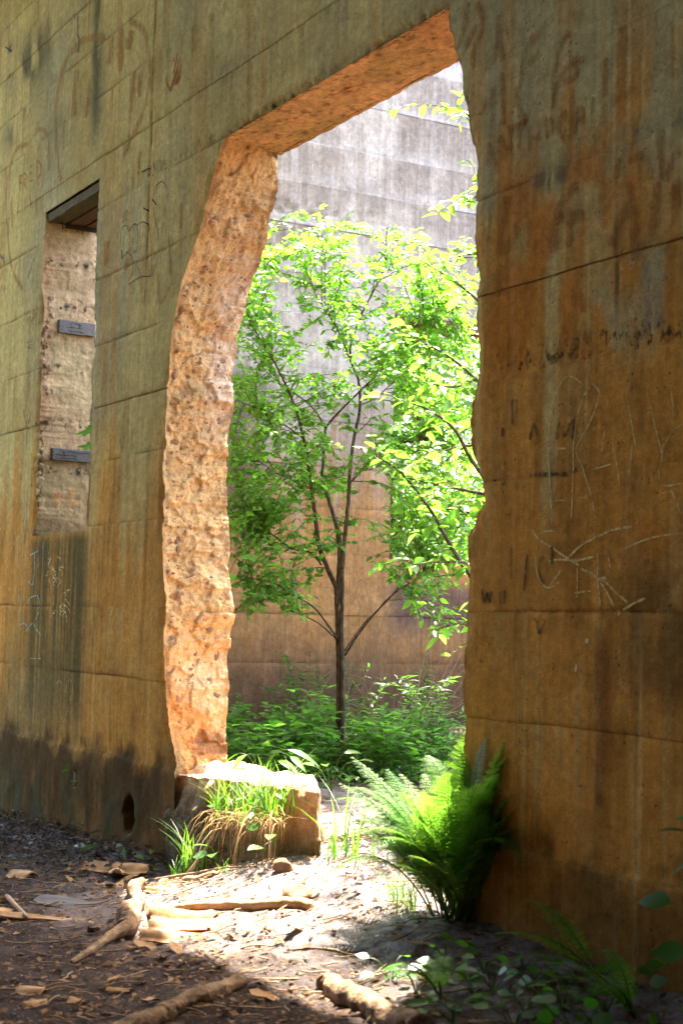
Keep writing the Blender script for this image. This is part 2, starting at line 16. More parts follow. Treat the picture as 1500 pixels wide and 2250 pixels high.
TWIG_TARGETS = [[-9.502,2.437,1.979],[-8.413,2.022,1.418],[-9.159,1.113,2.681],[-9.805,1.642,3.384],[-9.118,2.479,3.748],[-9.017,1.108,2.246],[-9.878,1.657,3.598],[-9.208,2.8,3.397],[-9.205,2.993,2.156],[-8.548,2.402,3.228],[-8.859,1.04,3.552],[-8.729,1.283,2.278],[-8.697,2.028,3.094],[-8.594,2.279,2.692],[-8.382,2.018,1.632],[-8.89,2.397,3.074],[-9.911,1.699,1.913],[-8.503,2.482,3.097],[-9.296,2.604,1.809],[-9.584,1.265,3.123],[-9.131,2.86,3.234],[-8.823,1.817,3.162],[-8.935,1.095,3.766],[-8.543,2.623,2.562],[-9.728,1.679,2.403],[-8.627,1.524,2.795],[-9.996,1.593,1.986],[-9.491,1.947,3.776],[-9.848,1.857,2.866],[-9.393,1.964,2.721],[-8.977,1.764,3.241],[-9.972,1.581,3.094],[-8.68,2.665,2.3],[-8.931,1.424,3.78],[-8.73,2.316,1.581],[-9.076,2.546,1.869],[-8.826,2.111,1.887],[-8.856,2.182,3.301],[-8.644,2.22,2.084],[-8.783,2.706,2.241],[-9.309,1.494,2.131],[-9.14,2.649,2.265],[-9.527,1.819,2.246],[-9.134,2.65,3.181],[-9.286,2.877,2.16],[-8.7,2.664,2.624],[-9.962,1.666,1.662],[-9.401,2.04,2.108],[-9.535,1.454,1.816],[-9.063,2.236,2.915],[-9.095,2.522,2.287],[-8.854,1.643,2.178],[-8.436,1.902,2.223],[-8.586,1.517,3.339],[-9.045,1.084,3.099],[-9.235,1.89,3.023],[-9.416,2.266,3.528],[-8.851,1.285,2.831],[-8.267,2.082,2.941],[-8.98,2.042,3.86],[-9.776,1.931,2.465],[-9.121,2.624,2.963],[-8.55,1.862,2.967],[-9.53,2.377,2.532],[-9.404,2.311,3.178],[-8.892,1.51,2.795],[-8.463,2.408,2.359],[-8.553,2.615,2.671],[-9.046,1.831,3.272],[-9.4,1.266,2.269],[-9.702,1.806,1.832],[-8.543,2.148,3.353],[-9.274,1.56,2.321],[-9.241,2.315,2.383],[-9.257,1.2,1.855],[-8.814,1.789,3.089],[-8.907,1.846,2.733],[-8.372,1.983,2.336],[-9.796,1.734,2.842],[-8.216,2.18,2.465],[-8.905,2.39,2.891],[-8.898,2.243,2.27],[-8.577,2.468,2.985],[-8.504,2.272,3.504],[-8.733,2.427,2.089],[-9.804,1.846,1.84],[-9.483,1.337,2.705],[-8.687,1.638,3.072],[-8.578,1.795,1.719],[-9.728,1.684,1.712],[-8.176,2.399,2.043],[-8.89,2.51,3.53],[-8.31,2.394,2.017],[-9.339,1.292,2.299],[-8.901,1.095,2.223],[-8.949,0.991,2.901],[-9.803,1.323,2.44],[-8.615,2.401,3.723],[-9.27,1.603,2.346],[-8.193,2.261,2.949],[-9.003,2.248,3.723],[-9.288,2.103,3.438],[-8.733,1.689,3.65],[-8.884,1.522,1.926],[-8.462,1.979,2.162],[-8.471,1.846,3.744],[-9.384,2.255,3.519],[-9.418,2.025,3.235],[-8.4,2.455,2.114],[-8.587,1.968,1.701],[-8.666,1.895,3.028],[-9.094,1.548,2.291],[-9.522,1.854,3.809],[-8.925,2.141,1.76],[-8.866,2.538,2.631],[-9.005,2.716,2.769],[-8.669,2.498,2.31],[-8.686,1.552,3.72],[-9.265,1.251,2.98],[-8.426,2.279,3.62],[-9.014,1.347,3.575],[-8.804,1.18,2.614],[-9.144,2.887,3.148],[-8.911,2.21,2.147],[-8.801,2.681,3.845],[-9.576,1.724,2.15],[-8.822,1.021,3.387],[-9.175,1.327,3.846],[-8.432,2.504,3.033],[-9.353,1.955,3.342],[-8.561,2.015,3.577],[-9.469,2.444,2.95],[-8.327,2.013,2.84],[-8.604,1.635,3.006],[-9.542,1.257,1.459],[-9.155,1.341,3.926],[-9.365,1.085,3.326],[-8.691,1.224,3.811],[-8.616,2.616,3.618],[-8.722,1.477,2.493],[-9.261,1.551,3.806],[-9.094,2.861,2.428],[-9.134,2.004,2.704],[-9.483,1.857,2.303],[-8.625,2.499,3.224],[-8.337,2.107,3.377],[-9.521,1.684,3.937],[-8.37,2.12,3.131],[-8.969,0.936,3.277],[-8.885,1.628,2.388],[-9.005,0.956,2.002],[-9.201,1.295,3.235],[-9.244,1.121,2.83],[-9.296,2.594,2.554],[-9.068,2.241,1.9],[-8.655,2.137,2.05],[-8.386,2.12,2.936],[-9.18,0.999,3.536],[-8.423,1.847,3.185],[-8.342,2.0,2.429],[-8.402,2.445,2.311],[-8.951,1.648,3.016],[-8.382,2.173,1.968],[-9.251,2.026,3.676],[-8.567,2.183,3.732],[-8.629,2.516,2.774],[-9.678,2.126,1.89],[-9.293,2.194,3.915],[-9.641,1.988,4.115],[-9.522,1.136,2.4],[-8.417,2.293,2.927],[-9.332,1.519,3.535],[-8.97,1.541,1.889],[-9.742,1.909,3.504],[-8.952,2.594,1.644],[-9.509,1.881,3.79],[-8.672,1.59,3.9],[-9.967,1.508,2.024],[-9.215,1.349,1.755],[-9.109,2.339,1.597],[-8.267,2.016,2.927],[-8.64,1.387,3.076],[-9.227,1.554,2.981],[-9.415,2.543,3.052],[-9.067,2.619,1.423],[-9.267,2.383,2.595],[-9.439,1.799,2.392],[-8.575,1.619,3.186],[-9.554,1.243,3.071],[-8.67,2.217,2.017],[-8.889,2.715,3.386],[-9.73,1.337,1.897],[-9.228,2.423,1.676],[-8.967,2.038,3.516],[-9.192,2.842,3.558],[-8.487,1.621,2.868],[-9.324,1.757,3.633],[-8.541,1.798,2.911],[-9.16,2.36,2.533],[-9.07,1.257,3.155],[-9.733,1.532,2.274],[-9.366,1.412,3.943],[-9.085,2.662,1.56],[-9.194,1.765,2.871],[-8.453,2.362,3.2],[-9.583,1.338,2.463],[-9.455,1.383,3.571],[-9.236,2.322,2.12],[-9.893,1.366,2.729],[-9.011,2.869,3.286],[-9.768,1.691,2.09],[-8.719,1.594,3.729],[-8.96,1.067,3.725],[-9.213,2.19,3.895],[-9.249,2.547,1.747],[-9.455,2.634,1.419],[-8.908,0.936,3.668],[-9.304,1.371,2.997],[-8.502,1.941,1.916],[-9.05,1.665,2.501],[-9.321,1.215,2.332],[-9.427,2.512,2.748],[-8.659,2.21,1.997],[-9.281,1.183,2.67],[-8.801,2.268,1.432],[-9.515,1.673,2.676],[-8.613,2.233,2.415],[-9.318,1.699,1.622],[-9.199,1.002,2.814],[-8.629,1.939,3.84],[-10.033,1.509,2.778],[-9.52,2.229,3.074],[-9.817,1.382,3.12],[-9.188,1.411,2.741],[-8.704,1.666,3.874],[-8.611,2.637,2.837],[-9.979,1.439,3.387],[-8.431,1.893,2.566],[-9.16,1.725,1.824],[-8.466,1.837,2.207],[-8.715,2.407,1.445],[-9.078,3.048,1.95],[-9.373,1.322,1.805],[-9.086,1.284,2.826],[-9.278,1.917,3.316],[-9.352,1.201,3.593],[-9.939,1.405,3.059],[-8.177,2.124,3.43],[-8.661,1.82,3.647],[-9.412,1.901,3.395],[-8.857,1.513,1.816],[-8.425,1.889,3.745],[-8.798,2.019,2.998],[-8.836,1.704,2.376],[-9.046,1.997,3.361],[-8.805,2.198,3.733],[-8.833,2.326,2.903],[-8.902,1.745,3.97],[-9.453,1.651,2.815],[-8.709,2.588,3.058],[-9.722,1.778,3.741],[-9.758,1.331,2.823],[-9.523,2.201,3.064],[-9.665,1.778,2.535],[-9.406,1.276,3.07],[-8.94,1.923,3.501],[-9.719,1.865,3.824],[-9.608,1.642,3.366],[-9.191,2.477,3.442],[-9.102,2.168,3.01],[-9.729,1.665,3.425],[-8.833,1.048,3.572],[-8.344,1.952,2.414],[-9.091,0.944,2.32],[-9.025,2.352,2.348],[-8.393,1.832,3.723],[-9.592,2.109,2.253],[-8.589,1.924,1.635],[-8.604,2.129,3.322],[-8.762,1.6,3.581],[-9.145,1.259,3.801],[-9.62,1.265,2.873],[-8.513,1.842,3.513],[-9.387,1.274,3.314],[-8.65,2.266,1.669],[-9.263,1.134,3.305],[-8.834,2.584,3.393],[-9.301,1.219,1.83],[-9.886,1.468,2.282],[-9.472,2.265,4.129],[-9.475,1.87,2.27],[-9.111,1.386,2.876],[-9.281,2.49,2.995],[-9.105,0.969,3.14],[-9.143,2.962,1.841],[-8.94,1.785,3.788],[-9.358,1.408,4.049],[-9.249,1.494,3.796],[-9.369,1.944,3.897],[-8.978,1.033,2.463],[-8.577,2.649,2.539],[-9.855,1.819,2.557],[-9.137,1.738,3.505],[-8.828,2.655,3.046],[-9.008,2.776,3.253],[-8.523,1.591,3.582],[-8.617,2.563,2.762],[-8.713,2.588,2.454],[-9.052,1.434,1.906],[-9.276,1.958,1.897],[-9.62,1.361,3.558],[-9.362,2.545,3.98],[-8.919,1.007,3.496],[-9.563,2.057,2.338],[-8.981,1.146,2.017],[-8.826,1.889,3.348],[-9.103,0.988,1.952],[-8.923,2.362,3.164],[-9.373,2.374,2.752],[-8.493,2.42,3.271],[-8.604,2.39,3.724],[-9.763,1.464,2.204],[-9.026,2.847,3.304],[-9.302,2.375,2.955],[-9.16,2.313,3.18],[-9.45,2.133,2.054],[-8.837,1.047,2.571],[-9.226,2.655,1.889],[-9.502,1.144,2.523],[-9.957,1.495,3.632],[-9.079,2.662,3.521],[-9.095,2.22,3.025],[-8.757,1.124,3.185],[-9.226,2.33,2.451],[-8.866,1.764,2.807],[-8.961,2.324,3.056],[-9.047,2.436,2.86],[-9.867,1.331,3.416],[-9.386,1.211,2.745],[-8.83,2.4,2.738],[-9.224,2.588,2.34],[-9.147,2.196,2.032],[-8.136,2.32,3.434],[-9.041,1.487,3.778],[-8.865,0.898,3.325],[-9.389,1.89,3.288],[-9.66,1.94,3.753],[-8.447,2.361,2.087],[-9.076,1.67,2.774],[-9.262,2.619,2.128],[-9.367,2.494,1.912],[-8.654,2.561,1.805],[-9.387,2.445,2.233],[-8.549,2.019,2.771],[-9.427,1.683,3.421],[-8.834,2.306,3.577],[-8.321,2.136,2.977],[-8.584,1.805,2.985],[-8.957,1.08,2.781],[-8.526,2.566,1.684],[-9.823,1.337,2.362],[-8.635,1.855,2.499],[-9.517,1.97,2.881],[-9.681,1.608,3.315],[-9.175,1.042,2.482],[-8.507,1.901,2.33],[-8.67,2.13,2.899],[-8.593,2.383,1.838],[-8.895,2.134,3.771],[-9.99,1.475,2.262],[-8.916,2.049,4.011],[-8.725,1.61,2.754],[-8.806,1.264,2.713],[-8.666,1.993,3.359],[-9.95,1.439,3.31],[-9.058,1.395,3.781],[-8.452,2.436,3.834],[-9.348,1.428,2.099],[-9.321,1.201,1.563],[-9.319,2.446,2.864],[-9.2,1.008,2.208],[-9.358,1.243,1.528],[-9.608,1.41,1.918],[-9.377,1.442,1.979],[-9.167,1.361,2.02],[-9.698,1.306,1.999],[-9.406,1.276,2.074],[-9.178,1.342,2.291],[-8.847,1.257,2.416],[-8.853,1.305,1.434],[-9.215,1.045,1.748],[-9.16,1.371,2.459],[-9.524,1.237,2.118],[-9.575,1.519,1.499],[-8.981,1.283,1.499],[-9.372,1.37,2.133],[-9.294,1.113,1.45],[-9.579,1.714,1.395],[-9.743,1.523,1.495],[-9.586,1.263,1.619],[-8.993,1.164,2.148],[-9.236,1.282,1.4],[-9.294,1.197,1.764],[-9.053,1.302,1.955],[-9.56,1.19,1.531],[-9.413,1.244,1.912],[-9.526,1.491,1.441],[-9.412,1.278,2.106],[-9.004,1.005,1.392],[-9.278,1.337,2.181],[-9.805,1.291,2.269],[-9.131,1.45,2.241],[-9.122,0.95,2.322],[-8.906,1.461,2.122],[-9.798,1.296,2.411],[-9.504,1.643,1.421],[-8.895,1.322,2.179],[-9.037,1.057,2.389],[-8.793,1.235,1.9],[-9.645,1.414,1.501],[-9.56,1.658,1.653],[-9.307,1.394,2.055],[-9.103,1.097,2.431],[-8.906,1.113,2.32],[-9.725,1.395,2.093],[-9.498,1.463,1.517],[-9.141,1.329,2.115],[-9.632,1.408,1.763],[-8.879,1.32,2.131],[-9.185,0.983,1.793],[-9.171,0.963,2.118],[-9.437,1.236,1.716],[-9.096,1.12,1.628],[-9.199,1.573,2.376],[-9.211,1.456,1.64],[-9.326,1.626,1.772],[-9.346,1.09,2.272],[-9.436,1.442,2.412],[-9.331,1.27,1.94],[-9.207,1.528,2.154],[-9.088,1.323,1.723],[-9.418,1.268,1.948],[-9.16,1.367,2.341],[-8.899,1.178,2.239],[-9.114,1.528,2.483],[-9.108,1.107,2.438],[-9.713,1.332,2.049],[-9.551,1.196,2.093],[-8.977,1.254,2.451],[-9.306,1.23,1.442]]
FERN_TIPS = [[-4.738,0.072,1.034],[-4.732,-0.002,0.921],[-4.848,-0.002,0.921],[-4.954,0.021,0.869],[-4.661,0.042,0.769],[-4.616,0.03,0.709],[-4.576,0.013,0.601],[-4.553,-0.032,0.494],[-5.034,-0.007,0.793],[-5.028,-0.094,0.77],[-4.668,-0.076,0.813],[-5.223,-0.029,0.758],[-5.405,-0.253,0.815],[-5.333,-0.304,0.632],[-5.256,-0.279,0.692],[-5.183,-0.34,0.598],[-5.073,-0.345,0.561],[-5.294,-0.155,0.773],[-4.969,-0.357,0.509],[-5.102,-0.209,0.672],[-5.21,-0.1,0.709],[-5.222,-0.566,0.291],[-4.864,-0.372,0.475],[-4.661,-0.161,0.784],[-4.763,-0.228,0.71],[-4.904,-0.072,0.723],[-5.529,-0.243,0.634],[-5.319,-0.177,0.611],[-5.155,-0.31,0.738],[-4.98,-0.306,0.722],[-4.87,-0.305,0.651],[-4.887,-0.246,0.73],[-5.208,-0.181,0.589],[-5.307,-0.244,0.527],[-5.101,-0.185,0.516],[-5.126,-0.073,0.839],[-4.979,-0.025,0.885],[-4.927,0.09,0.715],[-4.806,0.084,0.829],[-4.658,-0.14,0.67],[-5.437,-0.085,0.648],[-5.205,0.027,0.581],[-5.195,-0.377,0.719],[-4.741,0.02,0.654],[-4.836,0.114,0.962],[-4.914,0.074,0.992],[-4.987,0.053,0.952],[-5.057,0.05,0.825],[-4.713,0.036,0.889],[-4.74,0.099,0.818],[-4.646,0.085,0.654],[-4.598,-0.02,0.559],[-5.02,-0.455,0.573],[-4.955,-0.434,0.515],[-5.296,-0.334,0.584],[-4.884,-0.42,0.572],[-4.795,-0.358,0.517],[-5.39,-0.315,0.714],[-5.353,-0.053,0.746],[-4.589,-0.108,0.581],[-4.94,0.055,0.801],[-4.838,-0.17,0.799]]
RIGHT_TREE = [[[-7.062,1.904,0.556],[-7.043,1.87,1.035],[-7.011,1.854,1.541],[-6.983,1.798,2.297],[-6.936,1.773,3.055],[-6.919,1.697,3.812],[-6.908,1.628,4.442]],[[-7.033,1.858,1.237],[-7.141,1.52,1.593],[-7.164,1.348,1.82],[-7.154,1.245,1.954],[-7.179,1.074,2.147],[-7.19,0.942,2.225],[-7.205,0.807,2.278]],[[-7.003,1.834,1.793],[-7.067,1.459,2.228],[-7.029,1.3,2.4],[-7.013,1.113,2.494],[-6.999,0.931,2.525]],[[-6.983,1.798,2.297],[-7.16,1.569,2.679],[-7.309,1.419,2.863],[-7.462,1.27,2.973]],[[-6.951,1.783,2.803],[-7.1,1.548,3.105],[-7.209,1.403,3.26],[-7.32,1.26,3.378]],[[-7.034,1.867,1.162],[-7.088,1.551,1.306],[-7.065,1.383,1.353],[-7.051,1.212,1.313]],[[-6.929,1.75,3.307],[-6.869,1.462,3.711],[-6.791,1.219,4.025],[-6.697,1.044,4.046]],[[-6.927,1.725,3.509],[-6.841,1.352,3.649],[-6.697,1.113,3.554]],[[-7.017,1.854,1.465],[-7.056,1.489,1.666],[-7.055,1.22,1.68],[-7.011,1.033,1.655]],[[-6.995,1.813,2.045],[-7.134,1.565,2.076],[-7.258,1.343,2.12],[-7.344,1.187,2.153]],[[-6.963,1.797,2.55],[-6.943,1.476,2.694],[-6.906,1.215,2.615],[-6.851,0.976,2.609]],[[-6.939,1.768,3.055],[-7.052,1.602,3.31],[-7.138,1.505,3.416],[-7.229,1.414,3.408]],[[-7.019,1.841,1.54],[-7.2,1.677,1.894],[-7.38,1.55,1.998],[-7.555,1.449,1.975]],[[-7.001,1.82,1.919],[-7.207,1.673,2.306],[-7.392,1.612,2.368],[-7.597,1.529,2.326]],[[-6.927,1.74,3.408],[-6.812,1.39,3.736],[-6.662,1.152,3.699]]]

cam_d = bpy.data.cameras.new('camera')
cam_d.sensor_width = 36.0
cam_d.lens = 55.0
cam_d.clip_start = 0.05
cam_d.clip_end = 400.0
cam_d.dof.use_dof = True
cam_d.dof.focus_distance = 8.8
cam_d.dof.aperture_fstop = 4.0
cam = bpy.data.objects.new('camera', cam_d)
C.objects.link(cam)
f_, r_, u_ = [Vector(a) for a in CAM_AX]
cam.matrix_world = Matrix(((r_.x, u_.x, -f_.x, CAM_POS[0]), (r_.y, u_.y, -f_.y, CAM_POS[1]),
                           (r_.z, u_.z, -f_.z, CAM_POS[2]), (0, 0, 0, 1)))
SC.camera = cam

SUN_TO = Vector((-0.32, 0.335, 1.0)).normalized()      # towards the sun
SUN_EL = math.asin(SUN_TO.z)
SUN_AZ = math.atan2(SUN_TO.x, SUN_TO.y)                # clockwise from +y
world = bpy.data.worlds.new('World')
SC.world = world
world.use_nodes = True
wn = world.node_tree
for n in list(wn.nodes):
    wn.nodes.remove(n)
sky = wn.nodes.new('ShaderNodeTexSky')
sky.sky_type = 'NISHITA'
sky.sun_disc = False
sky.sun_elevation = SUN_EL
sky.sun_rotation = SUN_AZ
sky.air_density = 1.0
sky.dust_density = 4.0
sky.ozone_density = 0.3
bg = wn.nodes.new('ShaderNodeBackground')
bg.inputs['Strength'].default_value = 0.15
wo = wn.nodes.new('ShaderNodeOutputWorld')
wn.links.new(sky.outputs[0], bg.inputs[0])
wn.links.new(bg.outputs[0], wo.inputs[0])
sun_d = bpy.data.lights.new('sun', 'SUN')
sun_d.energy = 4.6
sun_d.angle = math.radians(0.55)
sun_d.color = (1.0, 0.93, 0.82)
sun = bpy.data.objects.new('sun', sun_d)
C.objects.link(sun)
sun.rotation_euler = (-SUN_TO).to_track_quat('-Z', 'Y').to_euler()
sun.location = (-8, 6, 14)

SC.view_settings.view_transform = 'Standard'
SC.view_settings.look = 'None'
SC.view_settings.gamma = 1.0
SC.view_settings.use_curve_mapping = False
SC.view_settings.exposure = 3.68
SC.render.engine = 'CYCLES'
SC.cycles.max_bounces = 10
SC.cycles.diffuse_bounces = 6
SC.cycles.transmission_bounces = 6
SC.cycles.transparent_max_bounces = 24
SC.cycles.sample_clamp_indirect = 6.0
SC.cycles.caustics_reflective = False
SC.cycles.caustics_refractive = False
SC.cycles.use_denoising = True

# ------------------------------------------------------------------ noise
def _h(ix, iy, iz, s):
    h = (ix.astype(np.int64) * 374761393 + iy.astype(np.int64) * 668265263 + iz.astype(np.int64) * 1274126177 + s * 974634777) & 0xffffffff
    h = ((h ^ (h >> 13)) * 1274126177) & 0xffffffff
    h = ((h ^ (h >> 16)) * 2246822519) & 0xffffffff
    return ((h ^ (h >> 15)) & 0xffffff) / float(0xffffff)

def vn(x, y, z=0.0, s=0):
    x, y, z = np.broadcast_arrays(np.asarray(x, float), np.asarray(y, float), np.asarray(z, float))
    xi, yi, zi = np.floor(x), np.floor(y), np.floor(z)
    fx, fy, fz = x - xi, y - yi, z - zi
    fx = fx * fx * (3 - 2 * fx); fy = fy * fy * (3 - 2 * fy); fz = fz * fz * (3 - 2 * fz)
    def L(dz):
        a = _h(xi, yi, zi + dz, s); b = _h(xi + 1, yi, zi + dz, s)
        c = _h(xi, yi + 1, zi + dz, s); d = _h(xi + 1, yi + 1, zi + dz, s)
        return (a + (b - a) * fx) * (1 - fy) + (c + (d - c) * fx) * fy
    a = L(0)
    if not np.any(z):
        return a
    return a + (L(1) - a) * fz

def fbm(x, y, z=0.0, s=0, o=4, g=0.5):
    t = 0.0; a = 1.0; n = 0.0
    for i in range(o):
        k = 2.03 ** i
        t = t + a * vn(np.asarray(x) * k + 17.3 * i, np.asarray(y) * k + 9.1 * i, np.asarray(z) * k, s + i)
        n += a; a *= g
    return t / n

def ss(a, b, x):
    t = np.clip((np.asarray(x, float) - a) / (b - a), 0, 1)
    return t * t * (3 - 2 * t)

def mixc(c, d, t):
    t = np.asarray(t)[..., None]
    return c * (1 - t) + np.asarray(d, float) * t

# ------------------------------------------------------------------ object helpers
def tag(o, label=None, cat=None, group=None, kind=None):
    if label: o['label'] = label
    if cat: o['category'] = cat
    if group: o['group'] = group
    if kind: o['kind'] = kind
    return o

def empty(name, loc, label, cat, group=None):
    o = bpy.data.objects.new(name, None)
    o.empty_display_size = 0.1
    o.location = loc
    C.objects.link(o)
    return tag(o, label, cat, group)

def mesh(name, V, F, mat=None, col=None, smooth=True, attr=None):
    """V (n,3); F: int array (m,k) or list of such arrays"""
    me = bpy.data.meshes.new(name)
    V = np.ascontiguousarray(V, dtype=np.float32)
    Fs = F if isinstance(F, list) else [F]
    Fs = [np.asarray(f, dtype=np.int32) for f in Fs if len(f)]
    loops = np.concatenate([f.ravel() for f in Fs])
    tot = np.concatenate([np.full(len(f), f.shape[1], np.int32) for f in Fs])
    start = np.concatenate([[0], np.cumsum(tot)[:-1]]).astype(np.int32)
    me.vertices.add(len(V)); me.vertices.foreach_set('co', V.ravel())
    me.loops.add(len(loops)); me.loops.foreach_set('vertex_index', loops)
    me.polygons.add(len(tot)); me.polygons.foreach_set('loop_start', start)
    me.polygons.foreach_set('use_smooth', np.full(len(tot), bool(smooth)))
    me.update(calc_edges=True)
    if col is not None:
        ca = me.color_attributes.new('Col', 'FLOAT_COLOR', 'POINT')
        rgba = np.ones((len(V), 4), np.float32); rgba[:, :3] = col
        ca.data.foreach_set('color', rgba.ravel())
    if attr is not None:
        at = me.attributes.new('edge', 'FLOAT', 'POINT')
        at.data.foreach_set('value', np.asarray(attr, np.float32))
    if mat is not None:
        me.materials.append(mat)
    return me

def obj(name, me, parent=None, label=None, cat=None, group=None, kind=None, loc=None):
    o = bpy.data.objects.new(name, me)
    C.objects.link(o)
    if parent is not None:
        o.parent = parent
        p = Vector((0, 0, 0)); q = parent
        while q is not None:
            p = p + q.location; q = q.parent
        o.location = (Vector(loc) if loc is not None else Vector((0, 0, 0))) - p
    elif loc is not None:
        o.location = loc
    return tag(o, label, cat, group, kind)

def grid_faces(nu, nv, off=0, flip=False):
    i = np.arange(nu - 1)[:, None] * nv + np.arange(nv - 1)[None, :]
    i = i.ravel() + off
    q = np.stack([i, i + nv, i + nv + 1, i + 1], 1)
    return q[:, ::-1] if flip else q

def tube(path, radii, sides=8, cap=True, bump=None):
    P = np.asarray(path, float); n = len(P)
    R = np.broadcast_to(np.asarray(radii, float), (n,))
    T = np.gradient(P, axis=0); T /= np.linalg.norm(T, axis=1)[:, None] + 1e-9
    ref = np.array([0.0, 0, 1]) if abs(T[0][2]) < .9 else np.array([1.0, 0, 0])
    A = np.cross(T, ref); A /= np.linalg.norm(A, axis=1)[:, None] + 1e-9
    B = np.cross(T, A)
    th = np.linspace(0, 2 * np.pi, sides, endpoint=False)
    V = P[:, None, :] + R[:, None, None] * (np.cos(th)[None, :, None] * A[:, None, :] + np.sin(th)[None, :, None] * B[:, None, :])
    if bump is not None:
        k = bump(V)
        V = P[:, None, :] + (V - P[:, None, :]) * k[..., None]
    V = V.reshape(-1, 3)
    i = np.arange(n - 1)[:, None] * sides; j = np.arange(sides)[None, :]; j2 = (np.arange(sides) + 1)[None, :] % sides
    F = np.stack([(i + j), (i + j2), (i + sides + j2), (i + sides + j)], -1).reshape(-1, 4)
    fs = [F]
    if cap:
        V = np.vstack([V, P[:1], P[-1:]])
        a = n * sides; k = np.arange(sides); k2 = (k + 1) % sides
        fs.append(np.vstack([np.stack([k2, k, np.full(sides, a)], 1),
                             np.stack([(n - 1) * sides + k, (n - 1) * sides + k2, np.full(sides, a + 1)], 1)]))
    return V, fs

def merge(parts):
    """list of (V, [F...]) -> V, [F...]"""
    off = 0; Vs = []; Fq = []; Ft = []
    for V, fs in parts:
        fs = fs if isinstance(fs, list) else [fs]
        for f in fs:
            f = np.asarray(f)
            if len(f):
                (Fq if f.shape[1] == 4 else Ft).append(f + off)
        Vs.append(V); off += len(V)
    out = []
    if Fq: out.append(np.vstack(Fq))
    if Ft: out.append(np.vstack(Ft))
    return np.vstack(Vs), out

def smooth_path(P, n):
    P = np.asarray(P, float); m = len(P)
    if m < 3:
        t = np.linspace(0, 1, n)[:, None]
        return P[0] * (1 - t) + P[-1] * t
    t = np.linspace(0, m - 1, n); out = []
    for a in t:
        i = min(int(a), m - 2); u = a - i
        p0 = P[max(i - 1, 0)]; p1 = P[i]; p2 = P[i + 1]; p3 = P[min(i + 2, m - 1)]
        out.append(.5 * ((2 * p1) + (-p0 + p2) * u + (2 * p0 - 5 * p1 + 4 * p2 - p3) * u * u + (-p0 + 3 * p1 - 3 * p2 + p3) * u ** 3))
    return np.array(out)

# ------------------------------------------------------------------ materials
class NT:
    def __init__(s, name):
        s.m = bpy.data.materials.new(name); s.m.use_nodes = True
        s.t = s.m.node_tree
        for n in list(s.t.nodes): s.t.nodes.remove(n)
        s.out = s.t.nodes.new('ShaderNodeOutputMaterial')
    def n(s, typ, ins=None, **pr):
        k = s.t.nodes.new('ShaderNode' + typ)
        for a, b in pr.items(): setattr(k, a, b)
        for a, b in (ins or {}).items():
            sock = k.inputs[a]
            if hasattr(b, 'links') or isinstance(b, bpy.types.NodeSocket): s.t.links.new(b, sock)
            else: sock.default_value = b
        return k
    def pos(s, scale=(1, 1, 1), obj=False):
        g = s.n('TexCoord').outputs['Object'] if obj else s.n('NewGeometry').outputs['Position']
        return s.n('Mapping', {'Vector': g, 'Scale': scale}).outputs[0]
    def noise(s, vec, scale, det=4, rough=.55):
        return s.n('TexNoise', {'Vector': vec, 'Scale': scale, 'Detail': det, 'Roughness': rough}).outputs['Fac']
    def rng(s, v, a, b, c=0.0, d=1.0):
        return s.n('MapRange', {'Value': v, 'From Min': a, 'From Max': b, 'To Min': c, 'To Max': d}).outputs[0]
    def math(s, op, a, b):
        return s.n('Math', {0: a, 1: b}, operation=op).outputs[0]
    def mix(s, f, a, b, mode='MIX'):
        k = s.n('Mix', data_type='RGBA', blend_type=mode)
        for i, v in ((0, f), (6, a), (7, b)):
            if isinstance(v, bpy.types.NodeSocket): s.t.links.new(v, k.inputs[i])
            else: k.inputs[i].default_value = v if i == 0 else (*v, 1) if len(v) == 3 else v
        return k.outputs[2]
    def col(s, name='Col'):
        return s.n('Attribute', attribute_name=name).outputs['Color']
    def bump(s, h, st, dist=.01, nrm=None):
        d = {'Height': h, 'Strength': st, 'Distance': dist}
        if nrm is not None: d['Normal'] = nrm
        return s.n('Bump', d).outputs[0]
    def surf(s, sh):
        s.t.links.new(sh, s.out.inputs['Surface']); return s.m
    def prin(s, base, rough=.9, nrm=None, spec=.3, **kw):
        d = {'Base Color': base, 'Roughness': rough, 'Specular IOR Level': spec}
        if not isinstance(base, bpy.types.NodeSocket): d['Base Color'] = (*base, 1)
        if nrm is not None: d['Normal'] = nrm
        d.update(kw)
        return s.n('BsdfPrincipled', d).outputs[0]

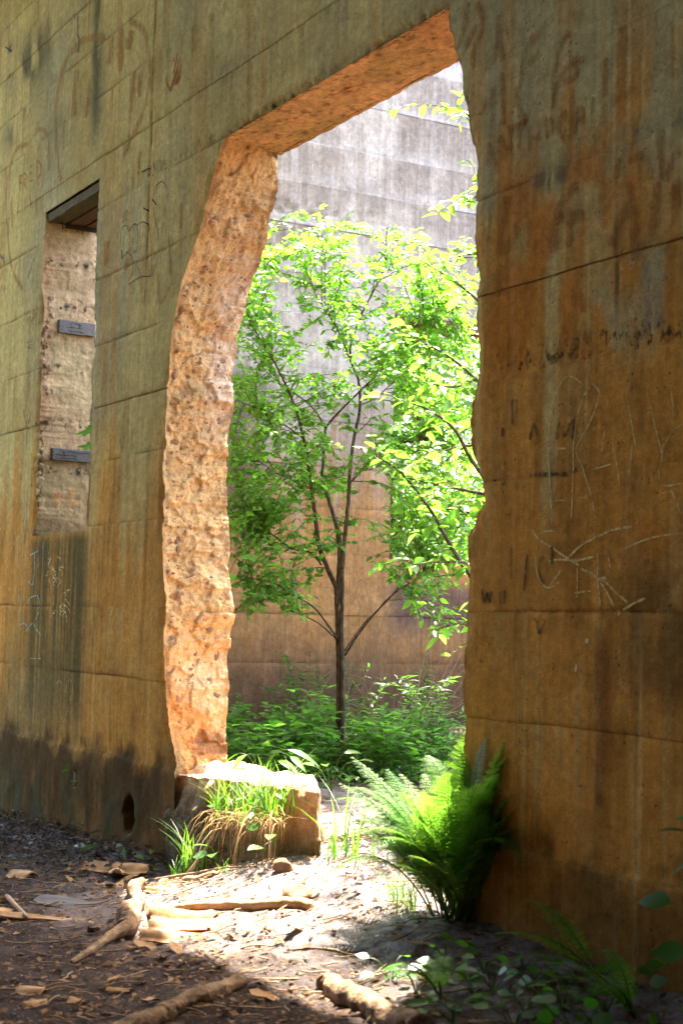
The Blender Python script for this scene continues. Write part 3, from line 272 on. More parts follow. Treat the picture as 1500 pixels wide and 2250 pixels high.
def concrete(name, streak=.16, grain=.55, bumpk=.6):
    t = NT(name)
    p = t.pos()
    ps = t.pos((38, 38, 1.6))
    st = t.noise(ps, 1.0, 4, .6)
    g0 = t.noise(p, 7, 5, .7)
    g1 = t.noise(p, 26, 6, .7)
    g2 = t.noise(p, 150, 4, .7)
    f = t.math('MULTIPLY', t.rng(st, .3, .7, 1 - streak, 1 + streak * .7), t.rng(g1, .3, .7, 1 - grain * .5, 1 + grain * .45))
    f = t.math('MULTIPLY', f, t.rng(g2, .3, .7, 1 - grain * .5, 1 + grain * .4))
    f = t.math('MULTIPLY', f, t.rng(g0, .32, .68, .8, 1.16))
    cc = t.n('CombineColor', {0: f, 1: f, 2: f}).outputs[0]
    base = t.mix(1.0, t.col(), cc, 'MULTIPLY')
    # bug holes
    v = t.n('TexVoronoi', {'Vector': p, 'Scale': 30.0, 'Randomness': 1.0}).outputs['Distance']
    gate = t.rng(t.noise(p, 6, 4), .48, .58)
    pit = t.math('MULTIPLY', t.rng(v, .07, .17, 1, 0), gate)
    # honeycombed, sooty patches (amount comes with the mesh)
    hz = t.n('Attribute', attribute_name='edge').outputs['Fac']
    hn = t.noise(t.pos((1.15, 1.15, .8)), 30, 6, .72)
    lim = t.rng(hz, 0, 1, .80, .45)
    hc = t.rng(t.math('SUBTRACT', hn, lim), 0, .07)
    base = t.mix(t.math('MULTIPLY', pit, .8), base, (.045, .032, .018))
    base = t.mix(t.math('MULTIPLY', hc, .8), base, (.024, .021, .015))
    h = t.math('ADD', t.math('MULTIPLY', g1, .6), t.math('MULTIPLY', g2, .4))
    h = t.math('SUBTRACT', h, t.math('MULTIPLY', pit, .8))
    h = t.math('SUBTRACT', h, t.math('MULTIPLY', hc, 1.0))
    nb = t.bump(h, bumpk, .014)
    return t.surf(t.prin(base, .95, nb, .04))

M_WALL = concrete('stained_concrete')
M_SIDE = concrete('grey_concrete', .2, .5, .55)

def broken_mat(name):
    t = NT(name); p = t.pos()
    g1 = t.noise(p, 30, 6, .7); g2 = t.noise(p, 120, 4, .65)
    vo = t.n('TexVoronoi', {'Vector': p, 'Scale': 30.0}); v2 = t.n('TexVoronoi', {'Vector': p, 'Scale': 62.0})
    sel = t.rng(t.n('SeparateColor', {0: vo.outputs['Color']}).outputs[0], .86, .88)
    peb = t.math('MULTIPLY', t.rng(vo.outputs['Distance'], .34, .42, 1, 0), sel)
    sel2 = t.rng(t.n('SeparateColor', {0: v2.outputs['Color']}).outputs[1], .62, .66)
    peb2 = t.math('MULTIPLY', t.rng(v2.outputs['Distance'], .32, .42, 1, 0), sel2)
    f = t.math('MULTIPLY', t.rng(g1, .3, .7, .72, 1.25), t.rng(g2, .3, .7, .8, 1.16))
    cc = t.n('CombineColor', {0: f, 1: f, 2: f}).outputs[0]
    base = t.mix(1.0, t.col(), cc, 'MULTIPLY')
    stone = t.mix(t.n('SeparateColor', {0: vo.outputs['Color']}).outputs[2], (.3, .12, .05), (.2, .13, .085))
    base = t.mix(t.math('MULTIPLY', t.math('MULTIPLY', peb, t.rng(g2, .3, .7, .4, 1)), .6), base, stone)
    base = t.mix(t.math('MULTIPLY', peb2, .35), base, (.36, .18, .08))
    rust = t.rng(t.noise(p, 9, 5, .75), .55, .7)
    base = t.mix(t.math('MULTIPLY', rust, .35), base, (.56, .26, .09))
    h = t.math('ADD', t.math('MULTIPLY', g1, .7), t.math('MULTIPLY', g2, .3))
    h = t.math('ADD', h, t.math('MULTIPLY', peb, .25))
    return t.surf(t.prin(base, .95, t.bump(h, .8, .016), .15))
M_BROKEN = broken_mat('broken_concrete')

def simple(name, c1, c2, scale=20, stretch=(1, 1, 1), rough=.9, bumpk=.4, spec=.1, obj_space=True, dist=.006):
    t = NT(name); p = t.pos(stretch, obj_space)
    n1 = t.noise(p, scale, 5, .65)
    rnd = t.n('ObjectInfo').outputs['Random']
    base = t.mix(t.rng(n1, .32, .68), c1, c2)
    k = t.rng(rnd, 0, 1, .78, 1.2)
    base = t.mix(1.0, base, t.n('CombineColor', {0: k, 1: k, 2: k}).outputs[0], 'MULTIPLY')
    return t.surf(t.prin(base, rough, t.bump(n1, bumpk, dist), spec))
M_STONE = simple('aggregate_stone', (.2, .1, .05), (.34, .2, .12), 40)
M_RUBBLE = simple('rubble_stone', (.42, .27, .17), (.55, .4, .28), 30)
M_WOOD_G = simple('weathered_wood', (.075, .07, .07), (.25, .225, .215), 14, (1.5, 3, 26), .85, .8)
M_WOOD_B = simple('old_brown_wood', (.1, .055, .03), (.24, .13, .08), 12, (1.0, 14, 14), .85, .5)
M_WOOD_O = simple('mossy_wood', (.05, .042, .022), (.13, .10, .05), 12, (1.0, 10, 10), .9, .5)
M_NAIL = simple('rusty_iron', (.02, .015, .012), (.06, .035, .025), 60, rough=.7)
M_BARK = simple('twig_bark', (.03, .02, .015), (.13, .095, .07), 45, (1, 1, .35), .9, 1.0, obj_space=False, dist=.012)
M_LOG = simple('bare_log_wood', (.20, .115, .055), (.46, .30, .165), 16, (1, 1, 2), .85, .8, obj_space=False, dist=.012)
M_LOGB = simple('barky_log', (.07, .042, .024), (.30, .185, .10), 16, (1, 1, 1), .92, 1.0, obj_space=False, dist=.02)
M_STICK = simple('dead_stick', (.18, .115, .07), (.34, .23, .14), 30, obj_space=False)
M_PEEL = simple('peeled_bark', (.26, .14, .06), (.46, .28, .14), 18, (1, 1, 1), .85, .7)
M_DARKSTONE = simple('damp_flat_stone', (.05, .045, .045), (.1, .09, .085), 12, rough=.6)
M_ROCK = simple('clay_rock', (.2, .1, .05), (.42, .25, .14), 16, bumpk=.8, dist=.015)

def leaf_mat(name, trans=.55, rough=.42, spec=.5, tboost=(1.05, 1.35, .6)):
    t = NT(name)
    c = t.col()
    k = t.rng(t.noise(t.pos(), 6, 2), .3, .7, .8, 1.2)
    c = t.mix(1.0, c, t.n('CombineColor', {0: k, 1: k, 2: k}).outputs[0], 'MULTIPLY')
    a = t.prin(c, rough, None, spec)
    tc = t.mix(1.0, c, (*[v * 1.6 for v in tboost],), 'MULTIPLY')
    b = t.n('BsdfTranslucent', {'Color': tc}).outputs[0]
    return t.surf(t.n('MixShader', {0: trans, 1: a, 2: b}).outputs[0])
M_LEAF = leaf_mat('green_leaf')
M_FERN = leaf_mat('fern_leaf', .5, .5, .35)
M_GRASS = leaf_mat('grass_blade', .45, .45, .4)
M_DRY = leaf_mat('dry_leaf', .25, .8, .08, (1, .9, .7))

def paint_mat(name, c, amount=.6, streak=True, lo=.35, hi=.62):
    t = NT(name)
    p = t.pos((30, 30, 2.2) if streak else (22, 22, 22))
    a = t.rng(t.noise(p, 1.0, 4, .65), lo, hi, .12, 1)
    a2 = t.rng(t.noise(t.pos(), 70, 3, .6), .3, .6, .35, 1)
    e = t.n('Attribute', attribute_name='edge').outputs['Fac']
    f = t.math('MULTIPLY', t.math('MULTIPLY', a, a2), t.math('MULTIPLY', t.rng(e, 0, .55), amount))
    sh = t.prin(c, .9, None, .15)
    return t.surf(t.n('MixShader', {0: f, 1: t.n('BsdfTransparent').outputs[0], 2: sh}).outputs[0])

# ------------------------------------------------------------------ ground
GP = np.array([(-12,-.1,-.1),(-10.6,-.05,-.07),(-9.66,-.05,-.04),(-8.5,-.05,0),(-7.43,-.05,.05),(-7,-.1,.12),(-6.5,-.1,.22),(-6.1,-.1,.30),(-5.5,-.1,.28),(-5,-.1,.24),(-4.3,-.1,.2),(-3.7,-.1,.22),(-2.5,-.1,.2),
 (-10,-.8,-.03),(-8,-.8,0),(-7,-.8,.03),(-6.1,-.75,.07),(-5.3,-.8,.08),(-4.6,-.8,.1),(-4,-.8,.13),(-3,-.8,.13),
 (-8,-1.6,0),(-6,-1.6,.02),(-5,-1.6,.05),(-4,-1.6,.08),(-2,-1.6,.08),(-8,-3.4,0),(-4,-3.4,0),(0,-3.4,0),(-12,-3,0),(2,-1,.1),
 (-8.5,.6,.3),(-7.5,.6,.3),(-6.5,.5,.33),(-5.5,.5,.33),(-4.5,.5,.32),(-10.5,.9,.42),(-10.5,1.6,.45),(-9,1.5,.33),(-7.5,1.5,.31),(-6,1.5,.32),(-4.5,1.5,.32),(-10.9,2.6,.5),(-9.5,2.5,.36),(-7.5,2.5,.33),(-11,4.5,.55),(-8,4.5,.4),(-5,4.5,.35),(-13,5,.7),(-13,2,.7),(-10,8,.5),(-3,6,.35)], float)
def _tps(r2):
    return np.where(r2 > 0, r2 * np.log(np.maximum(r2, 1e-9)), 0.0)
_K = _tps(((GP[:, None, :2] - GP[None, :, :2]) ** 2).sum(-1)) + np.eye(len(GP)) * .05
_A = np.block([[_K, np.c_[np.ones(len(GP)), GP[:, :2]]], [np.c_[np.ones(len(GP)), GP[:, :2]].T, np.zeros((3, 3))]])
_w = np.linalg.solve(_A, np.r_[GP[:, 2], 0, 0, 0])
def ground_base(x, y):
    x = np.asarray(x, float); y = np.asarray(y, float)
    xc = np.clip(x, -13, 2); yc = np.clip(y, -3.4, 8)
    h = _w[-3] + _w[-2] * xc + _w[-1] * yc
    for i in range(len(GP)):
        h = h + _w[i] * _tps((xc - GP[i, 0]) ** 2 + (yc - GP[i, 1]) ** 2)
    far = ss(0, 25, np.hypot(x - xc, y - yc))
    return h * (1 - far) + .4 * far
def ground_z(x, y):
    h = ground_base(x, y)
    h = h + .05 * (fbm(np.asarray(x) * 1.7, np.asarray(y) * 1.7, 0, 3, 3) - .5)
    h = h + .035 * (fbm(np.asarray(x) * 6.5, np.asarray(y) * 6.5, 0, 7, 3) - .5)
    # clod of earth below the big fern
    d = np.hypot((np.asarray(x) + 4.86) / .24, (np.asarray(y) + .27) / .16)
    h = h + .05 * ss(1.3, .3, d) * (.3 + 1.2 * fbm(np.asarray(x) * 12, np.asarray(y) * 12, 0, 5, 3))
    return h
def axis_pts(a0, a1, step, lo, hi):
    core = np.arange(a0, a1, step)
    L = []; d = step; v = a0
    while v > lo:
        d *= 1.22; v -= d; L.append(max(v, lo))
    Rr = []; d = step; v = core[-1]
    while v < hi:
        d *= 1.22; v += d; Rr.append(min(v, hi))
    return np.array(L[::-1] + list(core) + Rr)
gx = axis_pts(-11.5, -3.2, .026, -120, 90); gy = axis_pts(-2.0, 3.2, .026, -90, 120)
GX, GY = np.meshgrid(gx, gy, indexing='ij')
GZ = ground_z(GX, GY)
GZ = GZ + .012 * (fbm(GX * 34, GY * 34, 0, 11, 3) - .5) * ss(12, 8, np.hypot(GX + 7, GY))
t = NT('forest_soil')
p = t.pos()
n1 = t.noise(p, 3.2, 6, .65); n2 = t.noise(p, 26, 6, .7); n3 = t.noise(p, 110, 4, .7)
base = t.mix(t.rng(n1, .35, .65), (.036, .023, .017), (.075, .051, .039))
base = t.mix(t.rng(n2, .42, .62), base, (.03, .02, .016))
base = t.mix(t.math('MULTIPLY', t.rng(n3, .55, .7), .6), base, (.2, .14, .11))
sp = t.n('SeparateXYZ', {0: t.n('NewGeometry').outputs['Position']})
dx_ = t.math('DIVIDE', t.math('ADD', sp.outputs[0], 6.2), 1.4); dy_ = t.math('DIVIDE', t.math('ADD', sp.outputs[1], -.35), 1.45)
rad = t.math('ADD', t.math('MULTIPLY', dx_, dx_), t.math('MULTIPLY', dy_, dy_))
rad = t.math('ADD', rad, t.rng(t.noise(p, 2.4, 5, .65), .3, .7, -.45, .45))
sun_pool = t.rng(rad, .75, 1.15, 1, 0)  # paler soil painted where sun falls through the doorway, darker outside it
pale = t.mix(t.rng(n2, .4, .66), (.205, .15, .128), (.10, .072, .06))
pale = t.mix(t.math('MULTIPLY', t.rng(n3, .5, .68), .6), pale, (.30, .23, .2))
base = t.mix(t.math('MULTIPLY', sun_pool, .85), base, pale)
lit = t.n('TexVoronoi', {'Vector': t.pos((1, 2.2, 1)), 'Scale': 34.0})
sel = t.rng(t.n('SeparateColor', {0: lit.outputs['Color']}).outputs[0], .66, .7)
base = t.mix(t.math('MULTIPLY', t.math('MULTIPLY', sel, t.rng(lit.outputs['Distance'], .25, .4, 1, 0)), .7), base, (.2, .12, .07))
# damp mud inside the doorway
sp = t.n('SeparateXYZ', {0: t.n('NewGeometry').outputs['Position']})
wet = t.math('MULTIPLY', t.rng(sp.outputs[1], -.95, -.25), t.rng(t.noise(p, 7, 5, .7), .38, .56))
wet = t.math('MULTIPLY', wet, t.rng(sp.outputs[1], 1.6, 1.1))
base = t.mix(t.math('MULTIPLY', wet, .35), base, (.12, .09, .085))
ro = t.rng(wet, 0, 1, .95, .42)
spc = t.rng(wet, 0, 1, .04, .75)
hh = t.math('ADD', t.math('MULTIPLY', n2, .6), t.math('MULTIPLY', n3, .5))
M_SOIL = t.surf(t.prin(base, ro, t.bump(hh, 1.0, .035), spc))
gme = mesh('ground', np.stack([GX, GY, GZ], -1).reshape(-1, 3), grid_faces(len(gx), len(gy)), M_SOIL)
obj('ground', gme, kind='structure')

# ------------------------------------------------------------------ front wall with the broken doorway
SEAMS = np.array([-.7, .54, 1.0, 1.4, 1.89, 2.28, 2.62, 3.0, 3.42, 3.865, 4.2, 4.6, 4.95, 5.3, 5.7, 6.1, 9.6])
TH = .38
WTOP = 7.2
rs = np.random.RandomState(3)
LOFF = rs.uniform(-.004, .004, 40)
def tab(T):
    T = np.array(sorted([(z, x) for x, z in T]))
    return lambda z: np.interp(z, T[:, 0], T[:, 1])
_jf, _jb, _rt = tab(JAMB_FRONT), tab(JAMB_BACK), tab(RIGHT)
def x_ol(z): return _jf(z) + .012 * (fbm(np.asarray(z) * 9, 0.5, 0, 21, 6, .7) - .5)
def x_ob(z):
    z = np.asarray(z, float)
    return _jb(z) + .02 * (fbm(z * 9, 3.5, 0, 23, 6, .7) - .5) + .03 * (_h(np.floor(z * 17 + 1.3 * vn(z * 5, .5, 0, 24)), z * 0, z * 0, 26) - .5)
def x_or(z):
    z = np.asarray(z, float)
    return _rt(z) + .016 * (fbm(z * 7, 7.5, 0, 25, 6, .7) - .5) + .014 * (_h(np.floor(z * 15 + 1.3 * vn(z * 5, .7, 0, 27)), z * 0, z * 0, 28) - .5)
WZ0, WZ1 = 1.865, 4.07
def x_wl(z): return -10.12 + .07 * (fbm(np.asarray(z) * 7, 1.5, 0, 31, 6, .65) - .5) - .03 * ss(2.0, 1.865, z)
def x_wr(z): return -9.115 + .03 * (fbm(np.asarray(z) * 12, 2.5, 0, 33, 4) - .5)
ZONES = [(-5.05, -3.6, 2.28, .2, 1.0), (-8.75, -7.4, 3.865, .16, .9), (-11.3, -10.15, 3.80, .14, .8), (-8.55, -7.95, 2.28, .22, .7),
         (-10.26, -10.1, 2.2, 1.9, .75), (-10.45, -10.13, 3.3, .2, .9), (-10.5, -10.13, 2.2, .16, .9), (-9.12, -9.04, 1.9, 2.2, .55), (-5.02, -4.9, 2.3, 1.3, .7), (-5.02, -4.93, .6, 1.6, .35), (-6.9, -5.3, 3.865, .09, .8), (-11.4, -7.7, .54, .12, .55), (-5.0, -3.6, .54, .12, .5), (-11.4, -10.2, 4.95, .2, .35)]
def honey(x, z):
    H = np.zeros_like(x)
    for x0, x1, zs, h, a in ZONES:
        H = np.maximum(H, a * ss(x0 - .12, x0 + .12, x) * ss(x1 + .12, x1 - .12, x) * ss(zs - .02, zs + .02, z) * ss(zs + h, zs + .25 * h, z))
    return H
def relief(x, z):
    x = np.asarray(x, float); z = np.asarray(z, float)
    k = np.clip(np.searchsorted(SEAMS, z, 'right') - 1, 0, len(SEAMS) - 2)
    y = LOFF[k] + .012 * (fbm(x * 1.1, z * 1.1, 0, 41, 2) - .5) + .007 * (fbm(x * 8, z * 6, 0, 43, 3) - .5)
    sd = np.minimum(np.abs(z - SEAMS[k]), np.abs(SEAMS[k + 1] - z))
    si = np.where(np.abs(z - SEAMS[k]) < np.abs(SEAMS[k + 1] - z), k, k + 1)
    st = ss(.40, .66, fbm(x * 1.6, si * 7.7, 0, 45, 4))
    y = y + .006 * st * np.exp(-(sd / .0075) ** 2)
    pn = fbm(x * 26, z * 22, 0, 47, 3)
    y = y + .007 * honey(x, z) * ss(.5, .68, pn)
    y = y - .016 * ss(.56, .53, z) * (.4 + 1.2 * fbm(x * 5, z * 3, 0, 49, 3))
    y = y + .02 * ss(.5, .2, z) * (fbm(x * 5, z * 5, 0, 50, 4) - .4)
    # long vertical crack between window and doorway
    xc = -8.3 + .012 * (fbm(z * 9, 5.5, 0, 51, 3) - .5)
    y = y + .014 * np.exp(-((x - xc) / .010) ** 2) * ss(3.3, 3.5, z)
    hd = np.hypot((x + 8.25 + .05 * (fbm(z * 20, x * 20, 0, 53, 2) - .5)) / .07, (z - .24) / .10)
    y = y + .10 * ss(1.15, .7, hd)
    return y
OLIVE = np.array((.45, .345, .125)); GREY = np.array((.365, .31, .15)); RUST = np.array((.45, .205, .034)); DRUST = np.array((.22, .10, .02))
PALE = np.array((.5, .41, .17)); MOLD = np.array((.025, .028, .024)); FOOT = np.array((.05, .027, .007))
def wall_color(x, z):
    n1 = fbm(x * .9, z * .9, 0, 61, 4)
    sk = fbm(x * 9, z * .55, 0, 63, 4)
    fk = fbm(x * 34, z * .9, 0, 65, 4)
    c = mixc(np.broadcast_to(OLIVE, x.shape + (3,)), GREY, ss(.42, .66, n1))
    right = ss(-6, -5.2, x)
    c = mixc(c, GREY * .92, right * ss(2.6, 3.3, z) * .6)
    zr = 2.05 + .6 * right + 1.6 * (sk - .5)
    r = .97 * ss(zr + .6, zr - .35, z)
    r = np.maximum(r, .6 * ss(.56, .74, fk) * ss(4.3, 2.2, z) * ss(.35, .6, n1))
    r = np.maximum(r, .8 * right * ss(.5, .62, sk) * ss(3.9, 3.1, z))
    r = np.maximum(r, .45 * ss(.55, .7, sk) * ss(5.8, 3.0, z))
    r = r * (.72 + .5 * fbm(x * 4, z * 4, 0, 67, 3))
    c = mixc(c, RUST, np.clip(r, 0, .95))
    c = mixc(c, DRUST, np.clip(ss(.56, .76, fbm(x * 11, z * 1.6, 0, 69, 4)) * ss(3.4, 1.9, z) * .55, 0, 1))
    c = mixc(c, DRUST * 1.1, right * ss(.52, .7, fbm(x * 3, z * 1.3, 0, 70, 4)) * ss(2.0, 1.2, z) * .6)
    c = c * (.72 + .55 * fbm(x * 2.3, z * 1.5, 0, 85, 5))[..., None]
    kk = np.clip(np.searchsorted(SEAMS, z, 'right') - 1, 0, len(SEAMS) - 2)
    dn = SEAMS[kk + 1] - z
    dl = .05 + .5 * vn(x * 19, kk * 4.7, 0, 86) ** 2
    c = mixc(c, DRUST * .9, .5 * ss(.56, .74, fbm(x * 17, kk * 2.3, 0, 87, 3)) * np.exp(-dn / dl))
    c = mixc(c, PALE * .85, .35 * ss(.6, .76, fbm(x * 15, kk * 3.9, 0, 88, 3)) * np.exp(-dn / dl))
    # pale lime drips
    d = ss(.70, .84, vn(x * 42, z * .35, 0, 71)) * ss(.4, .6, vn(x * 5, z * .8, 0, 72))
    c = mixc(c, PALE, d * (.25 + .35 * right))
    c = mixc(c, PALE * .8, ss(.6, .75, fk) * ss(.5, .7, n1) * .35)
    # damp, sooty growth
    k = np.clip(np.searchsorted(SEAMS, z, 'right') - 1, 0, len(SEAMS) - 2)
    dz = z - SEAMS[k]
    sm = ss(.5, .68, fbm(x * 1.5, k * 5.1, 0, 73, 3)) * np.exp(-dz / (.02 + .05 * vn(x * 22, k * 3.3, 0, 74)))
    c = mixc(c, MOLD, sm * .22)
    top = np.exp(-(((x + 10.55) / .45) ** 2 + ((z - 5.25) / .22) ** 2)) + .9 * np.exp(-(((x + 9.2 + .06 * (z - 4.2)) / .10) ** 2)) * ss(4.15, 4.6, z) + .7 * np.exp(-(((x + 10.9) / .3) ** 2 + ((z - 4.86) / .16) ** 2))
    c = mixc(c, np.array((.075, .072, .035)), np.clip(top * ss(.3, .6, fbm(x * 6, z * 3, 0, 75, 4)), 0, .85))
    tl = np.exp(-((z - 3.0 + .02) / .05) ** 2) * ss(-5.0, -4.7, x) * ss(-4.2, -4.4, x) + np.exp(-((z - 3.02) / .05) ** 2) * ss(-4.15, -4.0, x)
    c = mixc(c, np.array((.05, .058, .042)), tl * ss(.3, .6, fk) * .8)
    # particular stains right of the doorway
    c = mixc(c, (.10, .05, .014), .7 * ss(-4.25, -3.85, x + .2 * (n1 - .5)) * ss(1.0, 1.2, z) * ss(1.75, 1.45, z) * ss(.3, .6, fbm(x * 5, z * 4, 0, 93, 4)))
    c = mixc(c, (.17, .062, .012), .8 * np.exp(-((x + 4.17 + .05 * (fbm(z * 5, 1.1, 0, 94, 3) - .5)) / .055) ** 2) * ss(.55, .75, z) * ss(1.5, 1.2, z) * ss(.3, .55, fbm(x * 9, z * 5, 0, 95, 4)))
    c = mixc(c, (.03, .03, .024), .8 * np.exp(-((x + 4.13) / .012) ** 2) * ss(2.36, 2.42, z) * ss(2.80, 2.66, z))
    c = mixc(c, (.24, .235, .15), .65 * ss(-4.03, -3.98, x) * ss(-3.86, -3.91, x) * ss(2.3, 2.36, z) * ss(2.66, 2.55, z))
    c = mixc(c, (.52, .19, .022), .6 * np.exp(-(((x + 3.93) / .07) ** 2 + ((z - 1.66) / .06) ** 2)))
    bl = fbm(x * 3.4, z * 2.1, 0, 97, 5)
    c = mixc(c, (.42, .155, .022), right * ss(.52, .64, bl) * ss(2.2, 2.35, z) * ss(3.3, 2.9, z) * .8)
    c = mixc(c, GREY, right * ss(.47, .38, bl) * ss(2.2, 2.35, z) * .7)
    # wet stain under the window
    ws = ss(-10.25, -10.05, x) * ss(-9.0, -9.2, x + .12 * (sk - .5)) * ss(1.9, 1.8, z) * ss(.3, .9, z)
    c = mixc(c, np.array((.085, .066, .02)), ws * (.45 + .5 * ss(.3, .6, fk)))
    c = mixc(c, np.array((.12, .095, .035)), .6 * ss(.45, .65, n1) * ss(1.5, .9, z) * ss(-8.6, -9.2, x))
    # footing; right of the doorway its dark tone is painted shade
    ft = ss(.66, .48, z + .34 * (fbm(x * 6, z * 4, 0, 77, 6, .62) - .5))
    fc = mixc(np.broadcast_to(FOOT, x.shape + (3,)), np.array((.11, .06, .018)), ss(.48, .68, fbm(x * 4, z * 2, 0, 79, 4)))
    fc = mixc(fc, np.array((.03, .034, .014)), ss(.4, .62, fbm(x * 7, z * 2.2, 0, 81, 4)) * ss(.5, .15, z))
    c = mixc(c, fc, ft * (.95 - .3 * right))
    xc = -8.3
    c = mixc(c, MOLD, .75 * np.exp(-((x - xc) / .012) ** 2) * ss(3.3, 3.5, z) * ss(.3, .5, fbm(z * 6, 2.2, 0, 83, 2)))
    sd = np.minimum(np.abs(z - SEAMS[k]), np.abs(SEAMS[k + 1] - z))
    si = np.where(np.abs(z - SEAMS[k]) < np.abs(SEAMS[k + 1] - z), k, k + 1)
    st = ss(.40, .66, fbm(x * 1.6, si * 7.7, 0, 45, 4)) * ss(.3, .55, fbm(x * 22, si * 3.1, 0, 46, 3))
    c = mixc(c, c * .45, .6 * st * np.exp(-(sd / .006) ** 2))
    return c

def soot(x, z):
    k = np.clip(np.searchsorted(SEAMS, z, 'right') - 1, 0, len(SEAMS) - 2)
    dz = z - SEAMS[k]
    sm = ss(.44, .66, fbm(x * 1.5, k * 5.1, 0, 73, 3)) * np.exp(-dz / (.03 + .06 * vn(x * 22, k * 3.3, 0, 74)))
    a = np.maximum(honey(x, z) * (.35 + .8 * fbm(x * 3.1, z * 3.1, 0, 76, 3)), sm * .75)
    a = np.maximum(a, .45 * ss(.56, .48, z))
    xc = -8.3 + .012 * (fbm(z * 9, 5.5, 0, 51, 3) - .5)
    return np.clip(np.maximum(a, .8 * np.exp(-((x - xc) / .02) ** 2) * ss(3.3, 3.5, z)), 0, 1)
WALL_LABEL = 'tall stained concrete wall with painted letters and a broken doorway facing the viewer'
wall = empty('concrete_wall', (-6.5, 0, 0), WALL_LABEL, 'wall')

def zrows(z0, z1, seam0=True, seam1=True, step=.015):
    n = max(2, int((z1 - z0) / step))
    z = np.linspace(z0, z1, n + 1)
    ex = []
    if seam0: ex += [z0 + .003, z0 + .007]
    if seam1: ex += [z1 - .003, z1 - .007]
    return np.unique(np.r_[z, [e for e in ex if z0 < e < z1]])

def xcols(kind, z):
    """columns for a span; returns array (rows, cols)"""
    def lin(a, b, n):
        s = np.linspace(0, 1, n)[None, :]
        return a[:, None] * (1 - s) + b[:, None] * s
    one = np.ones_like(z)
    coarseL = lin(-15 * one, -11.55 * one, 8)[:, :-1]
    coarseR = lin(-3.45 * one, 2.0 * one, 10)[:, 1:]
    if kind == 'L': return np.hstack([coarseL, lin(-11.55 * one, x_wl(z), 105)])
    if kind == 'M': return lin(x_wr(z), x_ol(z), 100)
    if kind == 'LM': return np.hstack([coarseL, lin(-11.55 * one, x_ol(z), 260)])
    if kind == 'R': return np.hstack([lin(x_or(z), -3.45 * one, 125), coarseR])
    if kind == 'ALL': return np.hstack([coarseL, lin(-11.55 * one, -3.45 * one, 520), coarseR])
    if kind == 'T': return lin(-9.115 * one, -3.45 * one, 360)
    if kind == 'TR': return np.hstack([lin(x_wr(z), -3.45 * one, 380), coarseR])

def edge_d(kind, X, z):
    d = np.full(X.shape, 1.0)
    if kind == 'L': d = np.minimum(d, np.abs(X - x_wl(z)[:, None]))
    if kind in ('M', 'TR'): d = np.minimum(d, np.abs(X - x_wr(z)[:, None]))
    if kind in ('M', 'LM'): d = np.minimum(d, np.abs(X - x_ol(z)[:, None]))
    if kind == 'R': d = np.minimum(d, np.abs(X - x_or(z)[:, None]))
    return d

def chip(x, z): return .016 * ss(.42, .72, fbm(np.asarray(x) * 6, np.asarray(z) * 6, 0, 91, 5, .6))
def warp(x, z):
    k = ss(.0, .08, np.abs(z - 3.865)) * ss(.0, .08, np.abs(z - WZ1)) * ss(.0, .08, np.abs(z - WZ0))
    return .03 * k * (fbm(x * 1.6, z * .5, 0, 99, 6, .6) - .5)
def lift_patch(kind, z0, z1):
    z = zrows(z0, z1)
    X = xcols(kind, z); Z = np.broadcast_to(z[:, None], X.shape).copy()
    Y = relief(X, np.clip(Z, z0 + 1e-4, z1 - 1e-4))
    d = edge_d(kind, X, z)
    Y = Y + chip(X, Z) * ss(.05, .0, d)
    if kind in ('ALL', 'TR') and z0 < 3.9:
        e = np.clip((X + 7.33) / .05, 0, 1) * np.clip((-5.19 - X) / .05, 0, 1)
        Y = Y + .03 * e * ss(.05, 0, Z - 3.865) * ss(.35, .65, fbm(X * 20, Z * 20, 0, 92, 3))
    col = wall_color(X, Z)
    V = np.stack([X, Y, Z + warp(X, Z)], -1).reshape(-1, 3)
    return V, grid_faces(X.shape[0], X.shape[1], flip=False), col.reshape(-1, 3), soot(X, Z).ravel()

def add_lift(patches):
    Vs, Fs, Cs, Es, off = [], [], [], [], 0
    for V, F, c, e in patches:
        Vs.append(V); Fs.append(F + off); Cs.append(c); Es.append(e); off += len(V)
    o = obj('concrete_lift', mesh('concrete_lift', np.vstack(Vs), np.vstack(Fs), M_WALL, np.vstack(Cs), attr=np.concatenate(Es)), wall)
    return o

for k in range(len(SEAMS) - 1):
    a, b = SEAMS[k], SEAMS[k + 1]
    if b <= .55:                      # footing, broken off where the block lies in the doorway
        add_lift([lift_patch('LM', a, b)]); add_lift([lift_patch('R', a, b)])
    elif b < 1.9:
        pa = [lift_patch('LM', a, min(b, WZ0))]
        if b > WZ0: pa += [lift_patch('L', WZ0, b), lift_patch('M', WZ0, b)]
        add_lift(pa); add_lift([lift_patch('R', a, b)])
    elif b < 3.9:
        add_lift([lift_patch('L', a, b)]); add_lift([lift_patch('M', a, b)]); add_lift([lift_patch('R', a, b)])
    elif a < 4.0:                     # lift holding the window head
        add_lift([lift_patch('L', a, WZ1), lift_patch('TR', a, WZ1), lift_patch('ALL', WZ1, b)])
    elif b < 6.2:
        add_lift([lift_patch('ALL', a, b)])
    else:
        X, Z = np.meshgrid(np.linspace(-15, 2, 90), np.linspace(a, WTOP, 40), indexing='ij')
        add_lift([(np.stack([X, 0 * X, Z], -1).reshape(-1, 3), grid_faces(90, 40, flip=True), wall_color(X, Z).reshape(-1, 3), 0 * X.ravel())])

